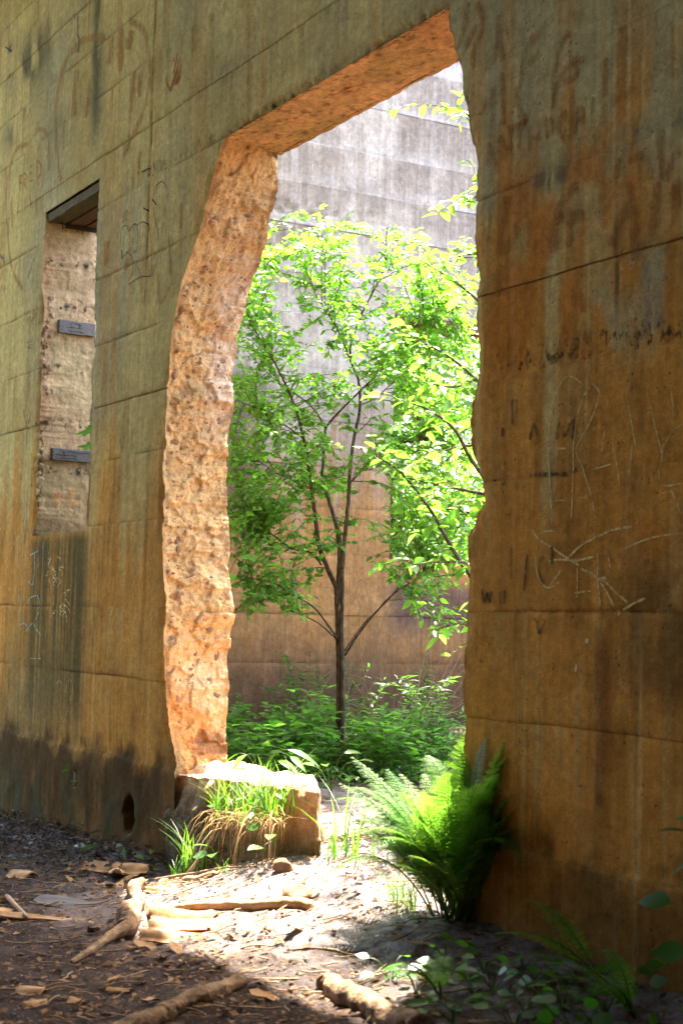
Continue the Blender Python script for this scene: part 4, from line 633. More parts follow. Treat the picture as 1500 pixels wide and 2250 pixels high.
# back of the wall, top and window reveals
def back_patch(fa, fb, z0, z1, n=8):
    z = np.linspace(z0, z1, max(2, int((z1 - z0) / .03)))
    s = np.linspace(0, 1, n)[None, :]
    A, B = fa(z), fb(z)
    X = A[:, None] * (1 - s) + B[:, None] * s
    Y = np.broadcast_to((TH + .05 * (fbm(z * 6, .3, 0, 95, 3) - .5))[:, None], X.shape)
    Z = np.broadcast_to(z[:, None], X.shape)
    return np.stack([X, Y, Z], -1).reshape(-1, 3), grid_faces(len(z), n)
cst = lambda v: (lambda z: np.full_like(z, v))
BP = [back_patch(cst(-15.), x_ob, -.6, WZ0), back_patch(cst(-15.), x_wl, WZ0, 3.865), back_patch(x_wr, x_ob, WZ0, 3.865),
      back_patch(x_or, cst(2.), -.6, 3.865), back_patch(cst(-15.), x_wl, 3.865, WZ1), back_patch(x_wr, cst(2.), 3.865, WZ1),
      back_patch(cst(-15.), cst(2.), WZ1, WTOP)]
V, F = merge(BP)
obj('wall_back', mesh('wall_back', V, F, M_WALL, wall_color(V[:, 0], V[:, 2]) * .9 + .03), wall)
V = np.array([(-15, 0, WTOP), (2, 0, WTOP), (2, TH, WTOP), (-15, TH, WTOP)], float)
obj('wall_top', mesh('wall_top', V, np.array([[0, 1, 2, 3]]), M_WALL, np.tile(GREY, (4, 1))), wall)

def cells(u, v, size, seed):
    """angular fracture facets: a tilted plane per jittered cell"""
    a = np.asarray(u, float) / size; b = np.asarray(v, float) / size
    ai, bi = np.floor(a), np.floor(b)
    best = np.full(a.shape, 9e9); out = np.zeros(a.shape)
    for da in (-1, 0, 1):
        for db in (-1, 0, 1):
            ca, cb = ai + da, bi + db
            o = ca * 0
            px = ca + .1 + .8 * _h(ca, cb, o, seed); py = cb + .1 + .8 * _h(ca, cb, o, seed + 1)
            d = (a - px) ** 2 + (b - py) ** 2
            val = (_h(ca, cb, o, seed + 2) - .5) + 1.1 * (_h(ca, cb, o, seed + 3) - .5) * (a - px) + 1.1 * (_h(ca, cb, o, seed + 4) - .5) * (b - py)
            m = d < best
            best = np.where(m, d, best); out = np.where(m, val, out)
    return out
def jamb(name, xf, xb, z0, z1, amp, colf, seed, step=.0065, mat=M_BROKEN, ef=None):
    z = np.linspace(z0, z1, int((z1 - z0) / step)); nu = int(TH / step)
    u = np.linspace(0, 1, nu)
    U, Z = np.meshgrid(u, z, indexing='ij')
    Yb = TH + .05 * (fbm(z * 6, .3, 0, 95, 3) - .5)
    y_front = relief(xf(z), z) + chip(xf(z), z) - .001
    Y = y_front[None, :] * (1 - U) + Yb[None, :] * U
    X0 = xf(z)[None, :] * (1 - U) + xb(z)[None, :] * U
    w = ss(0, .07, U) * ss(1, .95, U)
    q = fbm(Y * 4, Z * 4, 0, seed, 3) - .5
    facet = np.abs(fbm(Y * 9 + 2 * q, Z * 7, 0, seed + 3, 3) - .5) * 2
    fine = fbm(Y * 42, Z * 42, 0, seed + 5, 4) - .5
    chunk = ss(.52, .6, vn(Y * 17, Z * 15, 0, seed + 6)) * ss(.4, .6, fbm(Y * 3, Z * 3, 0, seed + 8, 2))
    wq = .03 * (fbm(Y * 14, Z * 14, 0, seed + 9, 3) - .5)
    X = X0 + w * amp * (.045 * q + .010 * (facet - .3) + .013 * fine - .004 * chunk + .024 * cells(Y + wq, Z - wq, .085, seed + 20) + .012 * cells(Y - wq, Z + wq, .036, seed + 30))
    Y = Y + .008 * w * fine
    col = colf(U, Y, Z, facet)
    return obj(name, mesh(name, np.stack([X, Y, Z], -1).reshape(-1, 3), grid_faces(nu, len(z)), mat, col.reshape(-1, 3), attr=None if ef is None else ef(U, Y, Z).ravel()), wall), (X, Y, Z)

def jcol(U, Y, Z, facet):
    c = np.broadcast_to(np.array((.74, .435, .18)), U.shape + (3,))
    n = fbm(Y * 5, Z * 4, 0, 101, 4)
    c = mixc(c, (.76, .50, .255), ss(.45, .65, n))
    c = mixc(c, (.40, .285, .135), ss(.54, .74, fbm(Y * 7, Z * 5, 0, 103, 4)) * .6 * ss(.95, .2, U * .8))
    c = mixc(c, (.76, .53, .36), ss(.45, .75, U) * ss(2.2, 2.6, Z) * ss(3.5, 3.2, Z) * .8)
    c = mixc(c, (.60, .34, .14), ss(3.1, 3.6, Z) * .6)
    c = mixc(c, (.58, .25, .07), ss(1.05, .8, Z + .35 * (U - .5) + .15 * (n - .5)) * .85)
    c = mixc(c, (.15, .07, .035), ss(.76, .68, Z + .12 * (fbm(Y * 12, Z * 12, 0, 105, 3) - .5)) * ss(.58, .62, Z) * ss(.25, .5, U) * .8)
    c = mixc(c, (.10, .085, .04), ss(.8, .62, Z) * ss(.3, .05, U) * .7)
    return c
_, JG = jamb('broken_jamb', x_ol, x_ob, .50, 3.87, 1.0, jcol, 111)
jamb('far_jamb', x_or, x_or, .0, 3.87, .5, lambda U, Y, Z, f: mixc(np.broadcast_to(np.array((.42, .27, .13)), U.shape + (3,)), (.2, .13, .06), ss(.5, .7, f)), 131, .012)
# doorway soffit
xs = np.linspace(-7.42, -5.13, 330); us = np.linspace(0, 1, 56)
XX, UU = np.meshgrid(xs, us, indexing='ij')
YY = .015 + (TH + .035 * (fbm(XX * 7, 1.7, 0, 141, 4) - .5)) * UU
ZZ = 3.868 + ss(0, .1, UU) * (.02 * (fbm(XX * 5, YY * 9, 0, 143, 4) - .5) + .008 * (fbm(XX * 30, YY * 40, 0, 145, 3) - .5)) - .012 * ss(.9, 1, UU) * (fbm(XX * 9, 0.2, 0, 147, 3) - .2)
sc = np.broadcast_to(np.array((.66, .38, .185)), XX.shape + (3,))
sc = mixc(sc, (.50, .32, .14), ss(.42, .62, fbm(XX * 2.2, YY * 5, 0, 149, 4)))
sc = mixc(sc, (.62, .31, .15), ss(-6.0, -5.4, XX) * .7)
sp_ = np.exp(-(((XX + 6.28) / .10) ** 2 + ((YY - .17) / .035) ** 2)) + .8 * np.exp(-(((XX + 5.95) / .07) ** 2 + ((YY - .26) / .02) ** 2))
sc = mixc(sc, (.26, .05, .012), np.clip(sp_ * 1.6 * ss(.38, .6, fbm(XX * 14, YY * 30, 0, 151, 3)), 0, .9))
sc = mixc(sc, (.2, .1, .05), ss(.62, .74, fbm(XX * 18, YY * 40, 0, 153, 3)) * .6)
obj('doorway_soffit', mesh('doorway_soffit', np.stack([XX, YY, ZZ], -1).reshape(-1, 3), grid_faces(330, 56, flip=True), M_WALL, sc.reshape(-1, 3)), wall)

# window reveals
def wjcol(U, Y, Z, f):
    c = np.broadcast_to(np.array((.57, .405, .225)), U.shape + (3,))
    c = mixc(c, (.56, .37, .21), ss(.45, .65, fbm(Y * 4, Z * 3, 0, 161, 4)))
    c = mixc(c, (.58, .33, .19), ss(.22, .08, U) * ss(2.4, 2.7, Z) * .7)
    c = mixc(c, (.24, .165, .105), ss(2.12, 1.9, Z) * .8)
    c = mixc(c, (.36, .25, .13), ss(2.45, 2.35, Z) * .6)
    for zs in (3.72, 3.42, 3.0, 2.62, 2.3):
        c = mixc(c, (.07, .05, .035), np.exp(-((Z - zs - .02) / .03) ** 2) * ss(.52, .66, fbm(Y * 30, Z * 30, 0, 163, 3)))
    return c
def wjsoot(U, Y, Z):
    a = .95 * ss(.24, .04, U) * ss(.35, .6, fbm(Y * 3, Z * 2.2, 0, 181, 3))
    for zs in (3.72, 3.42, 3.0, 2.62, 2.3):
        a = np.maximum(a, .8 * np.exp(-((Z - zs - .03 * (fbm(Y * 9, zs, 0, 183, 3) - .3)) / .022) ** 2) * ss(.35, .6, fbm(Y * 7, zs * 3, 0, 185, 3)))
    a = np.maximum(a, .8 * ss(.8, .97, U) * ss(3.5, 3.7, Z))
    return a
jamb('window_reveal', x_wl, lambda z: x_wl(z) * 0 - 10.12 + .015 * (fbm(z * 9, .1, 0, 165, 3) - .5), WZ0, WZ1, .3, wjcol, 167, .007, M_WALL, wjsoot)
jamb('window_reveal', x_wr, x_wr, WZ0, WZ1, .25, lambda U, Y, Z, f: np.broadcast_to(np.array((.4, .3, .17)), U.shape + (3,)), 171, .02, M_WALL)
X, U = np.meshgrid(np.linspace(-10.2, -9.08, 70), np.linspace(0, 1, 30), indexing='ij')
for nm, zc, s in (('window_sill', WZ0, 1), ('window_head', WZ1, -1)):
    Zs = zc + s * (.03 * (fbm(X * 9, U * 3, 0, 173, 4) - .5)) - (.006 if s > 0 else -.006)
    obj(nm, mesh(nm, np.stack([X, .02 + (TH - .02) * U, Zs], -1).reshape(-1, 3), grid_faces(70, 30, flip=s < 0), M_WALL,
                 np.tile((.3, .25, .14) if s > 0 else (.12, .07, .045), (X.size, 1))), wall)

def box_mesh(name, sx, sy, sz, mat, jit=.004, cuts=3, seed=0, bev=.004):
    bm = bmesh.new(); bmesh.ops.create_cube(bm, size=1)
    for v in bm.verts: v.co = Vector((v.co.x * sx, v.co.y * sy, v.co.z * sz))
    bmesh.ops.bevel(bm, geom=bm.edges[:], offset=bev, segments=1, affect='EDGES')
    longs = [e for e in bm.edges if e.calc_length() > .5 * max(sx, sy, sz)]
    bmesh.ops.subdivide_edges(bm, edges=longs, cuts=cuts, use_grid_fill=True)
    r = random.Random(seed)
    for v in bm.verts: v.co += Vector((r.uniform(-jit, jit), r.uniform(-jit, jit), r.uniform(-jit, jit)))
    me = bpy.data.meshes.new(name); bm.to_mesh(me); bm.free(); me.materials.append(mat)
    return me
# old timber of the window head and nailing blocks in the reveal
lint = empty('x', (0, 0, 0), None, None); bpy.data.objects.remove(lint)
heads = [(.075, 4.035, .12, .06, M_WOOD_O), (.20, 4.025, .105, .05, M_WOOD_B), (.32, 4.02, .10, .05, M_WOOD_B)]
for i, (y, z, w, h, m) in enumerate(heads):
    o = obj('lintel_board', box_mesh('lintel_board', 1.0, w, h, m, .003, 6, i), wall, loc=(-9.62, y, z))
    if i == 0: first_board = o
for y, z0, z1, lean in ((.09, 4.03, 3.955, .01), (.185, 4.02, 3.95, .02), (.24, 4.01, 3.94, .003)):
    V, F = tube([(-10.05, y, z0), (-10.05 + .004, y + lean, z1)], [.004, .003], 6)
    n_ = obj('nail', mesh('nail', V, F, M_NAIL), first_board)
obj('lintel_batten', box_mesh('lintel_batten', .03, .22, .03, M_NAIL, .002, 2, 9), wall, loc=(-10.06, .24, 3.985))
for i, (y0, y1, z0, z1) in enumerate(((.112, .372, 3.255, 3.345), (.10, .37, 2.385, 2.466))):
    me = box_mesh('nailing_block', .09, y1 - y0, z1 - z0, M_WOOD_G, .0025, 6, 20 + i)
    o = obj('nailing_block', me, wall, loc=(-10.125, (y0 + y1) / 2, (z0 + z1) / 2))
    rr = random.Random(i)
    for k in range(3):                      # drying splits along the grain, and a few across it
        zz = z0 + (k + .7) / 3.6 * (z1 - z0); ya = y0 + rr.uniform(.01, .08); yb = y1 - rr.uniform(.01, .1)
        yy = np.linspace(ya, yb, 7)
        V, F = tube([(-10.0792, v, zz + rr.uniform(-.004, .004)) for v in yy], [.0006, .0018, .0014, .0024, .0016, .002, .0006], 5)
        obj('crack', mesh('crack', V, F, M_NAIL), o)
    for k in range(2):
        yy = y0 + rr.uniform(.05, .2); zz = z0 + rr.uniform(.01, .04)
        V, F = tube([(-10.0792, yy, zz), (-10.0788, yy + rr.uniform(-.008, .008), zz + .02), (-10.0792, yy + rr.uniform(-.01, .01), zz + rr.uniform(.03, .045))], [.0008, .002, .0008], 5)
        obj('crack', mesh('crack', V, F, M_NAIL), o)

# ---- stones showing in the broken jamb and rubble along the window edge
def ico_mesh(name, mat, seed, sub=2, jit=.22):
    bm = bmesh.new(); bmesh.ops.create_icosphere(bm, subdivisions=sub, radius=1)
    r = random.Random(seed)
    ax = [Vector((r.gauss(0, 1), r.gauss(0, 1), r.gauss(0, 1))).normalized() for _ in range(7)]
    for v in bm.verts:
        k = 1.0
        for a in ax:
            d = v.co.normalized().dot(a)
            if d > .62: k = min(k, .62 / d + .06)
        v.co = v.co * k * (1 + r.uniform(-jit, jit) * .25)
    me = bpy.data.meshes.new(name); bm.to_mesh(me); bm.free(); me.materials.append(mat)
    return me
STONES = [ico_mesh('stone', M_STONE, i, 1 if i % 2 else 2) for i in range(6)]
RUB = [ico_mesh('stone', M_RUBBLE, 50 + i, 2) for i in range(5)]
rg = np.random.RandomState(77)
JX, JY, JZ = JG
cnt = 0
while cnt < 240:
    i = rg.randint(4, JX.shape[0] - 4); j = rg.randint(5, JX.shape[1] - 5)
    z = JZ[i, j]
    if z < .9 and rg.rand() < .7: continue
    if z > 3.6: continue
    u = i / JX.shape[0]
    if rg.rand() < .75 * u: continue
    s = rg.uniform(.007, .017) * (1.6 if rg.rand() < .2 else 1)
    o = obj('stone', STONES[rg.randint(6)], wall, loc=(JX[i, j] - .25 * s, JY[i, j], z))
    o.scale = (s * .4, s * rg.uniform(.8, 1.4), s * rg.uniform(.6, 1.1))
    o.rotation_euler = (rg.uniform(0, 6.28), rg.uniform(-.25, .25), rg.uniform(-.25, .25))
    cnt += 1
for za, zb, n in ((2.72, 3.08, 26), (2.25, 2.46, 16), (3.30, 3.5, 8), (3.05, 3.3, 7)):
    for i in range(n):
        z = rg.uniform(za, zb); s = rg.uniform(.012, .026)
        o = obj('stone', RUB[rg.randint(5)], wall, loc=(float(x_wl(np.array([z]))[0]) + rg.uniform(-.02, .004), rg.uniform(.02, .10), z))
        o.scale = (s, s * rg.uniform(.8, 1.2), s * rg.uniform(.7, 1.1)); o.rotation_euler = tuple(rg.uniform(0, 6.28, 3))

# ---- paint, mud and scratches on the face
PM = {'handprint': paint_mat('rust_paint', (.30, .075, .008), 1.2, False, .25, .45),
      'mud_swirl': paint_mat('mud_smear', (.36, .165, .03), .85),
      'mud_letters': paint_mat('mud_lettering', (.33, .13, .02), 1.0),
      'mud_letters_right': paint_mat('mud_lettering_dark', (.29, .115, .016), .85),
      'ink_heart': paint_mat('black_ink', (.015, .018, .022), 1.2, False, .2, .4),
      'scratch': paint_mat('scratched_concrete', (.6, .45, .17), 1.1, False, .3, .5),
      'dark_letters': paint_mat('dark_mud', (.07, .03, .008), 1.1),
      'paint_spot': paint_mat('pale_paint', (.6, .56, .38), .95, False, .1, .3),
      'teal_chalk': paint_mat('teal_chalk', (.26, .42, .32), 1.1, False, .3, .55),
      'pale_scratch': paint_mat('pale_scratch', (.5, .4, .18), .9, False, .3, .5),
      'yellow_scribble': paint_mat('yellow_scratch', (.66, .5, .2), 1.1, False, .25, .45),
      'blue_writing': paint_mat('blue_ink', (.03, .08, .09), .8, False, .2, .4),
      'mud_hand': paint_mat('mud_hand', (.26, .10, .02), .8),
      'mud_hand_dark': paint_mat('dark_mud_hand', (.09, .045, .015), .8)}
PLAB = {'handprint': 'rust red handprint high on the wall left of the doorway', 'mud_swirl': 'wide orange mud swirls smeared round the window', 'mud_letters': 'faint mud lettering left of the window',
        'mud_letters_right': 'mud lettering high on the wall right of the doorway', 'ink_heart': 'thin black heart drawn between window and doorway', 'scratch': 'pale scratched loops right of the doorway',
        'teal_chalk': 'teal chalk strokes under the window', 'yellow_scribble': 'yellow scratched scribbles under the window'}
def ribbon(pts, w):
    n = max(4, len(pts) * 6)
    P = smooth_path(pts, n)
    T = np.gradient(P, axis=0); T /= np.linalg.norm(T, axis=1)[:, None] + 1e-9
    N = np.stack([-T[:, 1], T[:, 0]], 1)
    ww = w * (.8 + .45 * vn(np.arange(n) * .7, w * 1000, 0, 9)) * .85
    ww = ww * np.clip(np.minimum(np.arange(n) + 1, n - np.arange(n)) / 2.0, .25, 1)
    rows = []
    for s in (-1, 0, 1):
        Q = P + N * (ww * s)[:, None]
        y = relief(Q[:, 0], Q[:, 1]) - .0036
        rows.append(np.stack([Q[:, 0], y, Q[:, 1]], 1))
    V = np.stack(rows, 1).reshape(-1, 3)
    return V, [grid_faces(n, 3)], np.tile((0., 1., 0.), n)
NAMES = {'mud_letters_right': 'mud_letters', 'scratch': 'scratch_marks', 'pale_scratch': 'scratch_marks', 'mud_hand': 'handprint', 'mud_hand_dark': 'handprint', 'dark_letters': 'dark_letters', 'yellow_scribble': 'scratch_marks'}
for key, strokes in GRAFFITI.items():
    parts, ea = [], []
    for w, pts in strokes:
        V, F, e = ribbon(pts, w); parts.append((V, F)); ea.append(e)
    V, F = merge(parts)
    V[:, 1] -= .0003 * (list(GRAFFITI).index(key) % 5)
    obj(NAMES.get(key, key), mesh(key, V, F, PM[key], attr=np.concatenate(ea)), wall, label=PLAB.get(key))
parts, ea = [], []
for st in JAMB_LETTERS:
    P = smooth_path(st, max(4, len(st) * 5)); T = np.gradient(P, axis=0); T /= np.linalg.norm(T, axis=1)[:, None] + 1e-9
    N = np.stack([-T[:, 1], T[:, 0]], 1)
    V = np.stack([np.stack([np.full(len(P), -10.088), (P + N * s * .016)[:, 0], (P + N * s * .016)[:, 1]], 1) for s in (-1, 0, 1)], 1).reshape(-1, 3)
    parts.append((V, [grid_faces(len(P), 3)])); ea.append(np.tile((0., 1., 0.), len(P)))
V, F = merge(parts)
obj('orange_letters', mesh('orange_letters', V, F, paint_mat('orange_paint', (.75, .3, .06), .7, False, .3, .55), attr=np.concatenate(ea)), wall, label='orange painted letters inside the window reveal')

# ------------------------------------------------------------------ side wall behind the tree
SX = -11.2
OY0, OY1, OZ0, OZ1 = 3.47, 4.95, 1.88, 3.97
side = empty('concrete_wall', (SX, 3, 0), 'pale grey streaked concrete wall standing behind the young tree', 'wall')
def srelief(y, z):
    k = np.clip(np.searchsorted(SEAMS, z, 'right') - 1, 0, len(SEAMS) - 2)
    x = LOFF[k + 18] * 2 + .015 * (fbm(y * 1.2, z * 1.2, 0, 201, 2) - .5) + .012 * (fbm(y * 9, z * 6, 0, 203, 3) - .5)
    sd = np.minimum(np.abs(z - SEAMS[k]), np.abs(SEAMS[k + 1] - z))
    x = x - .007 * np.exp(-(sd / .012) ** 2) * ss(.35, .6, fbm(y * 2.2, k * 3.3, 0, 207, 3))
    hz = ss(4.62, 4.65, z) * ss(4.85, 4.7, z) * ss(3.4, 3.0, y)
    x = x - .03 * hz * ss(.5, .68, fbm(y * 22, z * 22, 0, 205, 3))
    return x
def side_color(y, z):
    n = fbm(y * 1.6, z * 1.4, 0, 211, 4); sk = fbm(y * 10, z * .6, 0, 213, 4); fk = fbm(y * 36, z * 1.0, 0, 215, 4)
    c = np.broadcast_to(np.array((.42, .365, .305)), y.shape + (3,))
    c = mixc(c, (.245, .2, .165), ss(.42, .62, n) * .8)
    c = mixc(c, (.47, .43, .40), ss(.55, .75, fk) * .35)
    k = np.clip(np.searchsorted(SEAMS, z, 'right') - 1, 0, len(SEAMS) - 2)
    dz = z - SEAMS[k]; up = SEAMS[k + 1] - z
    c = mixc(c, (.52, .48, .45), np.exp(-(dz / (.03 + .05 * vn(y * 4, k * 3.0, 0, 217)))) * ss(3.3, 3.8, z) * .75)
    c = mixc(c, (.22, .17, .14), np.exp(-(up / .05)) * ss(.4, .6, fbm(y * 3, k * 2.2, 0, 219, 3)) * .6)
    zr = 2.55 + 1.6 * (sk - .5)
    c = mixc(c, (.30, .148, .05), ss(zr + .7, zr - .5, z) * .94)
    c = mixc(c, (.36, .17, .055), ss(.5, .68, fbm(y * 6, z * .9, 0, 221, 4)) * ss(2.6, 1.9, z) * .6)
    c = mixc(c, (.085, .05, .032), ss(1.5, .75, z + .45 * (n - .5)) * .9)  # darker foot of the wall: interior shade painted into the clay colour
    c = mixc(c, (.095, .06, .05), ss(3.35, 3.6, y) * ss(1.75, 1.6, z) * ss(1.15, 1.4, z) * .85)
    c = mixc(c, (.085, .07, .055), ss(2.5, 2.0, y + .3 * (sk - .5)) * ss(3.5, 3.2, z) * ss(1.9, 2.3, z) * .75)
    c = mixc(c, (.5, .36, .17), np.exp(-(((y - 1.93) / .05) ** 2 + ((z - 4.55) / .05) ** 2)) * .8)
    return c
def side_patch(ya, yb, z0, z1, fine=True):
    st = .022 if fine else .3
    y = np.unique(np.r_[np.arange(ya, yb, st), yb])
    z = np.unique(np.r_[np.linspace(z0, z1, max(2, int((z1 - z0) / (.022 if fine else .5)))), z0 + .006, z1 - .006])
    Yg, Zg = np.meshgrid(y, z, indexing='ij')
    Xg = SX + srelief(Yg, np.clip(Zg, z0 + 1e-4, z1 - 1e-4))
    return np.stack([Xg, Yg, Zg], -1).reshape(-1, 3), grid_faces(len(y), len(z)), side_color(Yg, Zg).reshape(-1, 3)
def add_side(ps):
    Vs, Fs, Cs, off = [], [], [], 0
    for V, F, c in ps:
        Vs.append(V); Fs.append(F + off); Cs.append(c); off += len(V)
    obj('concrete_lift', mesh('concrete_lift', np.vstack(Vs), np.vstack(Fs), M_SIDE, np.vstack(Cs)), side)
for k in range(len(SEAMS) - 1):
    a, b = SEAMS[k], SEAMS[k + 1]
    if b > 6.2:
        add_side([side_patch(.35, 8.5, a, b, False)])
    elif a >= OZ1 or b <= OZ0:
        add_side([side_patch(.35, 1.2, a, b, False), side_patch(1.2, 5.4, a, b), side_patch(5.4, 8.5, a, b, False)])
    else:
        lo, hi = max(a, OZ0), min(b, OZ1)
        ps = []
        if a < OZ0: ps.append(side_patch(1.2, 5.4, a, OZ0))
        if b > OZ1: ps.append(side_patch(1.2, 5.4, OZ1, b))
        ps += [side_patch(.35, 1.2, a, b, False), side_patch(1.2, OY0, lo, hi), side_patch(OY1, 5.4, lo, hi), side_patch(5.4, 8.5, a, b, False)]
        add_side(ps)
def quad(parent, name, pts, mat, col):
    obj(name, mesh(name, np.array(pts, float), np.array([[0, 1, 2, 3]]), mat, np.tile(col, (4, 1)), False), parent)
XB = SX - .36
obj('wall_back', mesh('wall_back', np.array([(XB, .35, -.6), (XB, OY0, -.6), (XB, OY0, 9.6), (XB, .35, 9.6), (XB, OY1, -.6), (XB, 8.5, -.6), (XB, 8.5, 9.6), (XB, OY1, 9.6),
     (XB, OY0, -.6), (XB, OY1, -.6), (XB, OY1, OZ0), (XB, OY0, OZ0), (XB, OY0, OZ1), (XB, OY1, OZ1), (XB, OY1, 9.6), (XB, OY0, 9.6)], float), np.arange(16).reshape(4, 4), M_SIDE, np.tile((.3, .26, .2), (16, 1)), False), side)
sx0 = SX + .004
quad(side, 'wall_top', [(sx0, .35, 9.6), (sx0, 8.5, 9.6), (XB, 8.5, 9.6), (XB, .35, 9.6)], M_SIDE, (.3, .28, .25))
quad(side, 'wall_end', [(sx0, 8.5, -.6), (XB, 8.5, -.6), (XB, 8.5, 9.6), (sx0, 8.5, 9.6)], M_SIDE, (.3, .28, .25))
quad(side, 'window_reveal', [(sx0, OY0, OZ0), (XB, OY0, OZ0), (XB, OY0, OZ1), (sx0, OY0, OZ1)], M_SIDE, (.42, .36, .3))
quad(side, 'window_reveal', [(sx0, OY1, OZ0), (XB, OY1, OZ0), (XB, OY1, OZ1), (sx0, OY1, OZ1)], M_SIDE, (.42, .36, .3))
quad(side, 'window_sill', [(sx0, OY0, OZ0 - .004), (XB, OY0, OZ0 - .004), (XB, OY1, OZ0 - .004), (sx0, OY1, OZ0 - .004)], M_SIDE, (.3, .22, .17))
for i, (dx, z, h) in enumerate(((-.02, 3.935, .06), (-.13, 3.915, .09), (-.25, 3.93, .06))):
    o = obj('lintel_board', box_mesh('lintel_board', .11, 1.46, h, M_WOOD_B, .004, 8, 40 + i), side, loc=(SX + dx - .03, (OY0 + OY1) / 2, z))

# ------------------------------------------------------------------ broken block of footing lying in the doorway
def rough_hexa(name, cor, cuts, rough, seed, mat, colf, smooth_it=3):
    bm = bmesh.new(); bmesh.ops.create_cube(bm, size=1)
    bmesh.ops.subdivide_edges(bm, edges=bm.edges[:], cuts=cuts, use_grid_fill=True)
    for _ in range(smooth_it): bmesh.ops.smooth_vert(bm, verts=bm.verts[:], factor=.5, use_axis_x=True, use_axis_y=True, use_axis_z=True)
    bm.normal_update()
    me = bpy.data.meshes.new(name); bm.to_mesh(me); bm.free()
    n = len(me.vertices); co = np.empty(n * 3, np.float32); me.vertices.foreach_get('co', co); co = co.reshape(-1, 3).astype(float)
    u = np.clip(co + .5, 0, 1)
    cor = np.array(cor, float)        # index = ix + 2*iy + 4*iz
    P = 0
    for iz in (0, 1):
        for iy in (0, 1):
            for ix in (0, 1):
                w = (u[:, 0] if ix else 1 - u[:, 0]) * (u[:, 1] if iy else 1 - u[:, 1]) * (u[:, 2] if iz else 1 - u[:, 2])
                P = P + w[:, None] * cor[ix + 2 * iy + 4 * iz]
    c0 = P.mean(0)
    N = (P - c0) / (np.linalg.norm(P - c0, axis=1)[:, None] + 1e-9)
    m = np.abs(co).argmax(1); FN = np.zeros_like(P); FN[np.arange(n), m] = np.sign(co[np.arange(n), m])
    d = rough * (1.6 * (fbm(P[:, 0] * 4 + 3, P[:, 1] * 4, P[:, 2] * 4 + 9, seed, 3) - .5) + .9 * (fbm(P[:, 0] * 14 + 3, P[:, 1] * 14, P[:, 2] * 14 + 9, seed + 4, 4) - .5))
    P = P + FN * d[:, None] + .3 * N * d[:, None]
    me.vertices.foreach_set('co', P.astype(np.float32).ravel())
    ca = me.color_attributes.new('Col', 'FLOAT_COLOR', 'POINT'); rgba = np.ones((n, 4), np.float32); rgba[:, :3] = colf(P)
    ca.data.foreach_set('color', rgba.ravel())
    me.polygons.foreach_set('use_smooth', np.ones(len(me.polygons), bool))
    me.materials.append(mat); me.update()
    return me
def blk_col(P):
    c = np.broadcast_to(np.array((.50, .27, .125)), (len(P), 3))
    n = fbm(P[:, 0] * 5, P[:, 1] * 5, P[:, 2] * 5 + 3, 231, 4)
    c = mixc(c, (.58, .38, .22), ss(.45, .65, n) * .8)
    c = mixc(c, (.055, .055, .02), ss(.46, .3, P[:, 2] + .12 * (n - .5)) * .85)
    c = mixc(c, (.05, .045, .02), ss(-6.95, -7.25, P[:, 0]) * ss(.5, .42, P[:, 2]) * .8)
    return c
blk = [(-7.72, -.03, -.1), (-6.03, -.02, .0), (-7.72, .42, -.1), (-6.78, .42, .0), (-7.72, -.01, .525), (-6.13, .0, .595), (-7.72, .42, .55), (-6.92, .42, .58)]
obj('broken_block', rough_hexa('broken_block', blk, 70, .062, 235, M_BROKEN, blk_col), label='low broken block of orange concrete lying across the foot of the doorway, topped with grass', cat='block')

# ------------------------------------------------------------------ unseen walls and slab added round the camera to block skylight
def blocker_wall(p0, p1, h, label):
    p0 = np.array(p0, float); p1 = np.array(p1, float); L = np.linalg.norm(p1 - p0); d = (p1 - p0) / L; nn = np.array([-d[1], d[0]])
    root = empty('concrete_wall', ((p0[0] + p1[0]) / 2, (p0[1] + p1[1]) / 2, 0), label, 'wall')  # unseen wall added to block skylight
    zz = [-.5] + [float(v) for v in SEAMS[1:-1] if v < h] + [h]
    for a, b in zip(zz[:-1], zz[1:]):
        c = [p0, p1, p1 + nn * .38, p0 + nn * .38]
        V = np.array([(q[0], q[1], z) for z in (a, b - .004) for q in c], float)
        F = np.array([(0, 1, 5, 4), (1, 2, 6, 5), (2, 3, 7, 6), (3, 0, 4, 7), (4, 5, 6, 7), (3, 2, 1, 0)])
        obj('concrete_lift', mesh('concrete_lift', V, F, M_WALL, wall_color(V[:, 0] + V[:, 1], V[:, 2]), False), root)
blocker_wall((3.0, -4.7), (-10.4, -4.7), 6.2, 'unseen concrete wall added behind the camera to block skylight')
blocker_wall((1.62, -4.3), (1.62, -.05), 7.2, 'unseen concrete cross wall added on the right to block skylight')

sl = np.array([(-13.0, -4.3), (1.62, -4.3), (1.62, -.002), (-13.0, -.002)])  # unseen slab added overhead to darken the near side
V = np.array([(x, y, z) for z in (6.7, 7.0) for x, y in sl], float)
V[3::4, 1] += .25; V[2::4, 1] += .25; 
obj('shade_slab', mesh('shade_slab', V, np.array([(3, 2, 1, 0), (4, 5, 6, 7), (0, 1, 5, 4), (1, 2, 6, 5), (2, 3, 7, 6), (3, 0, 4, 7)]), M_WALL, np.tile(GREY * .6, (8, 1)), False),
    label='unseen concrete slab added overhead to shade the near side', cat='roof')

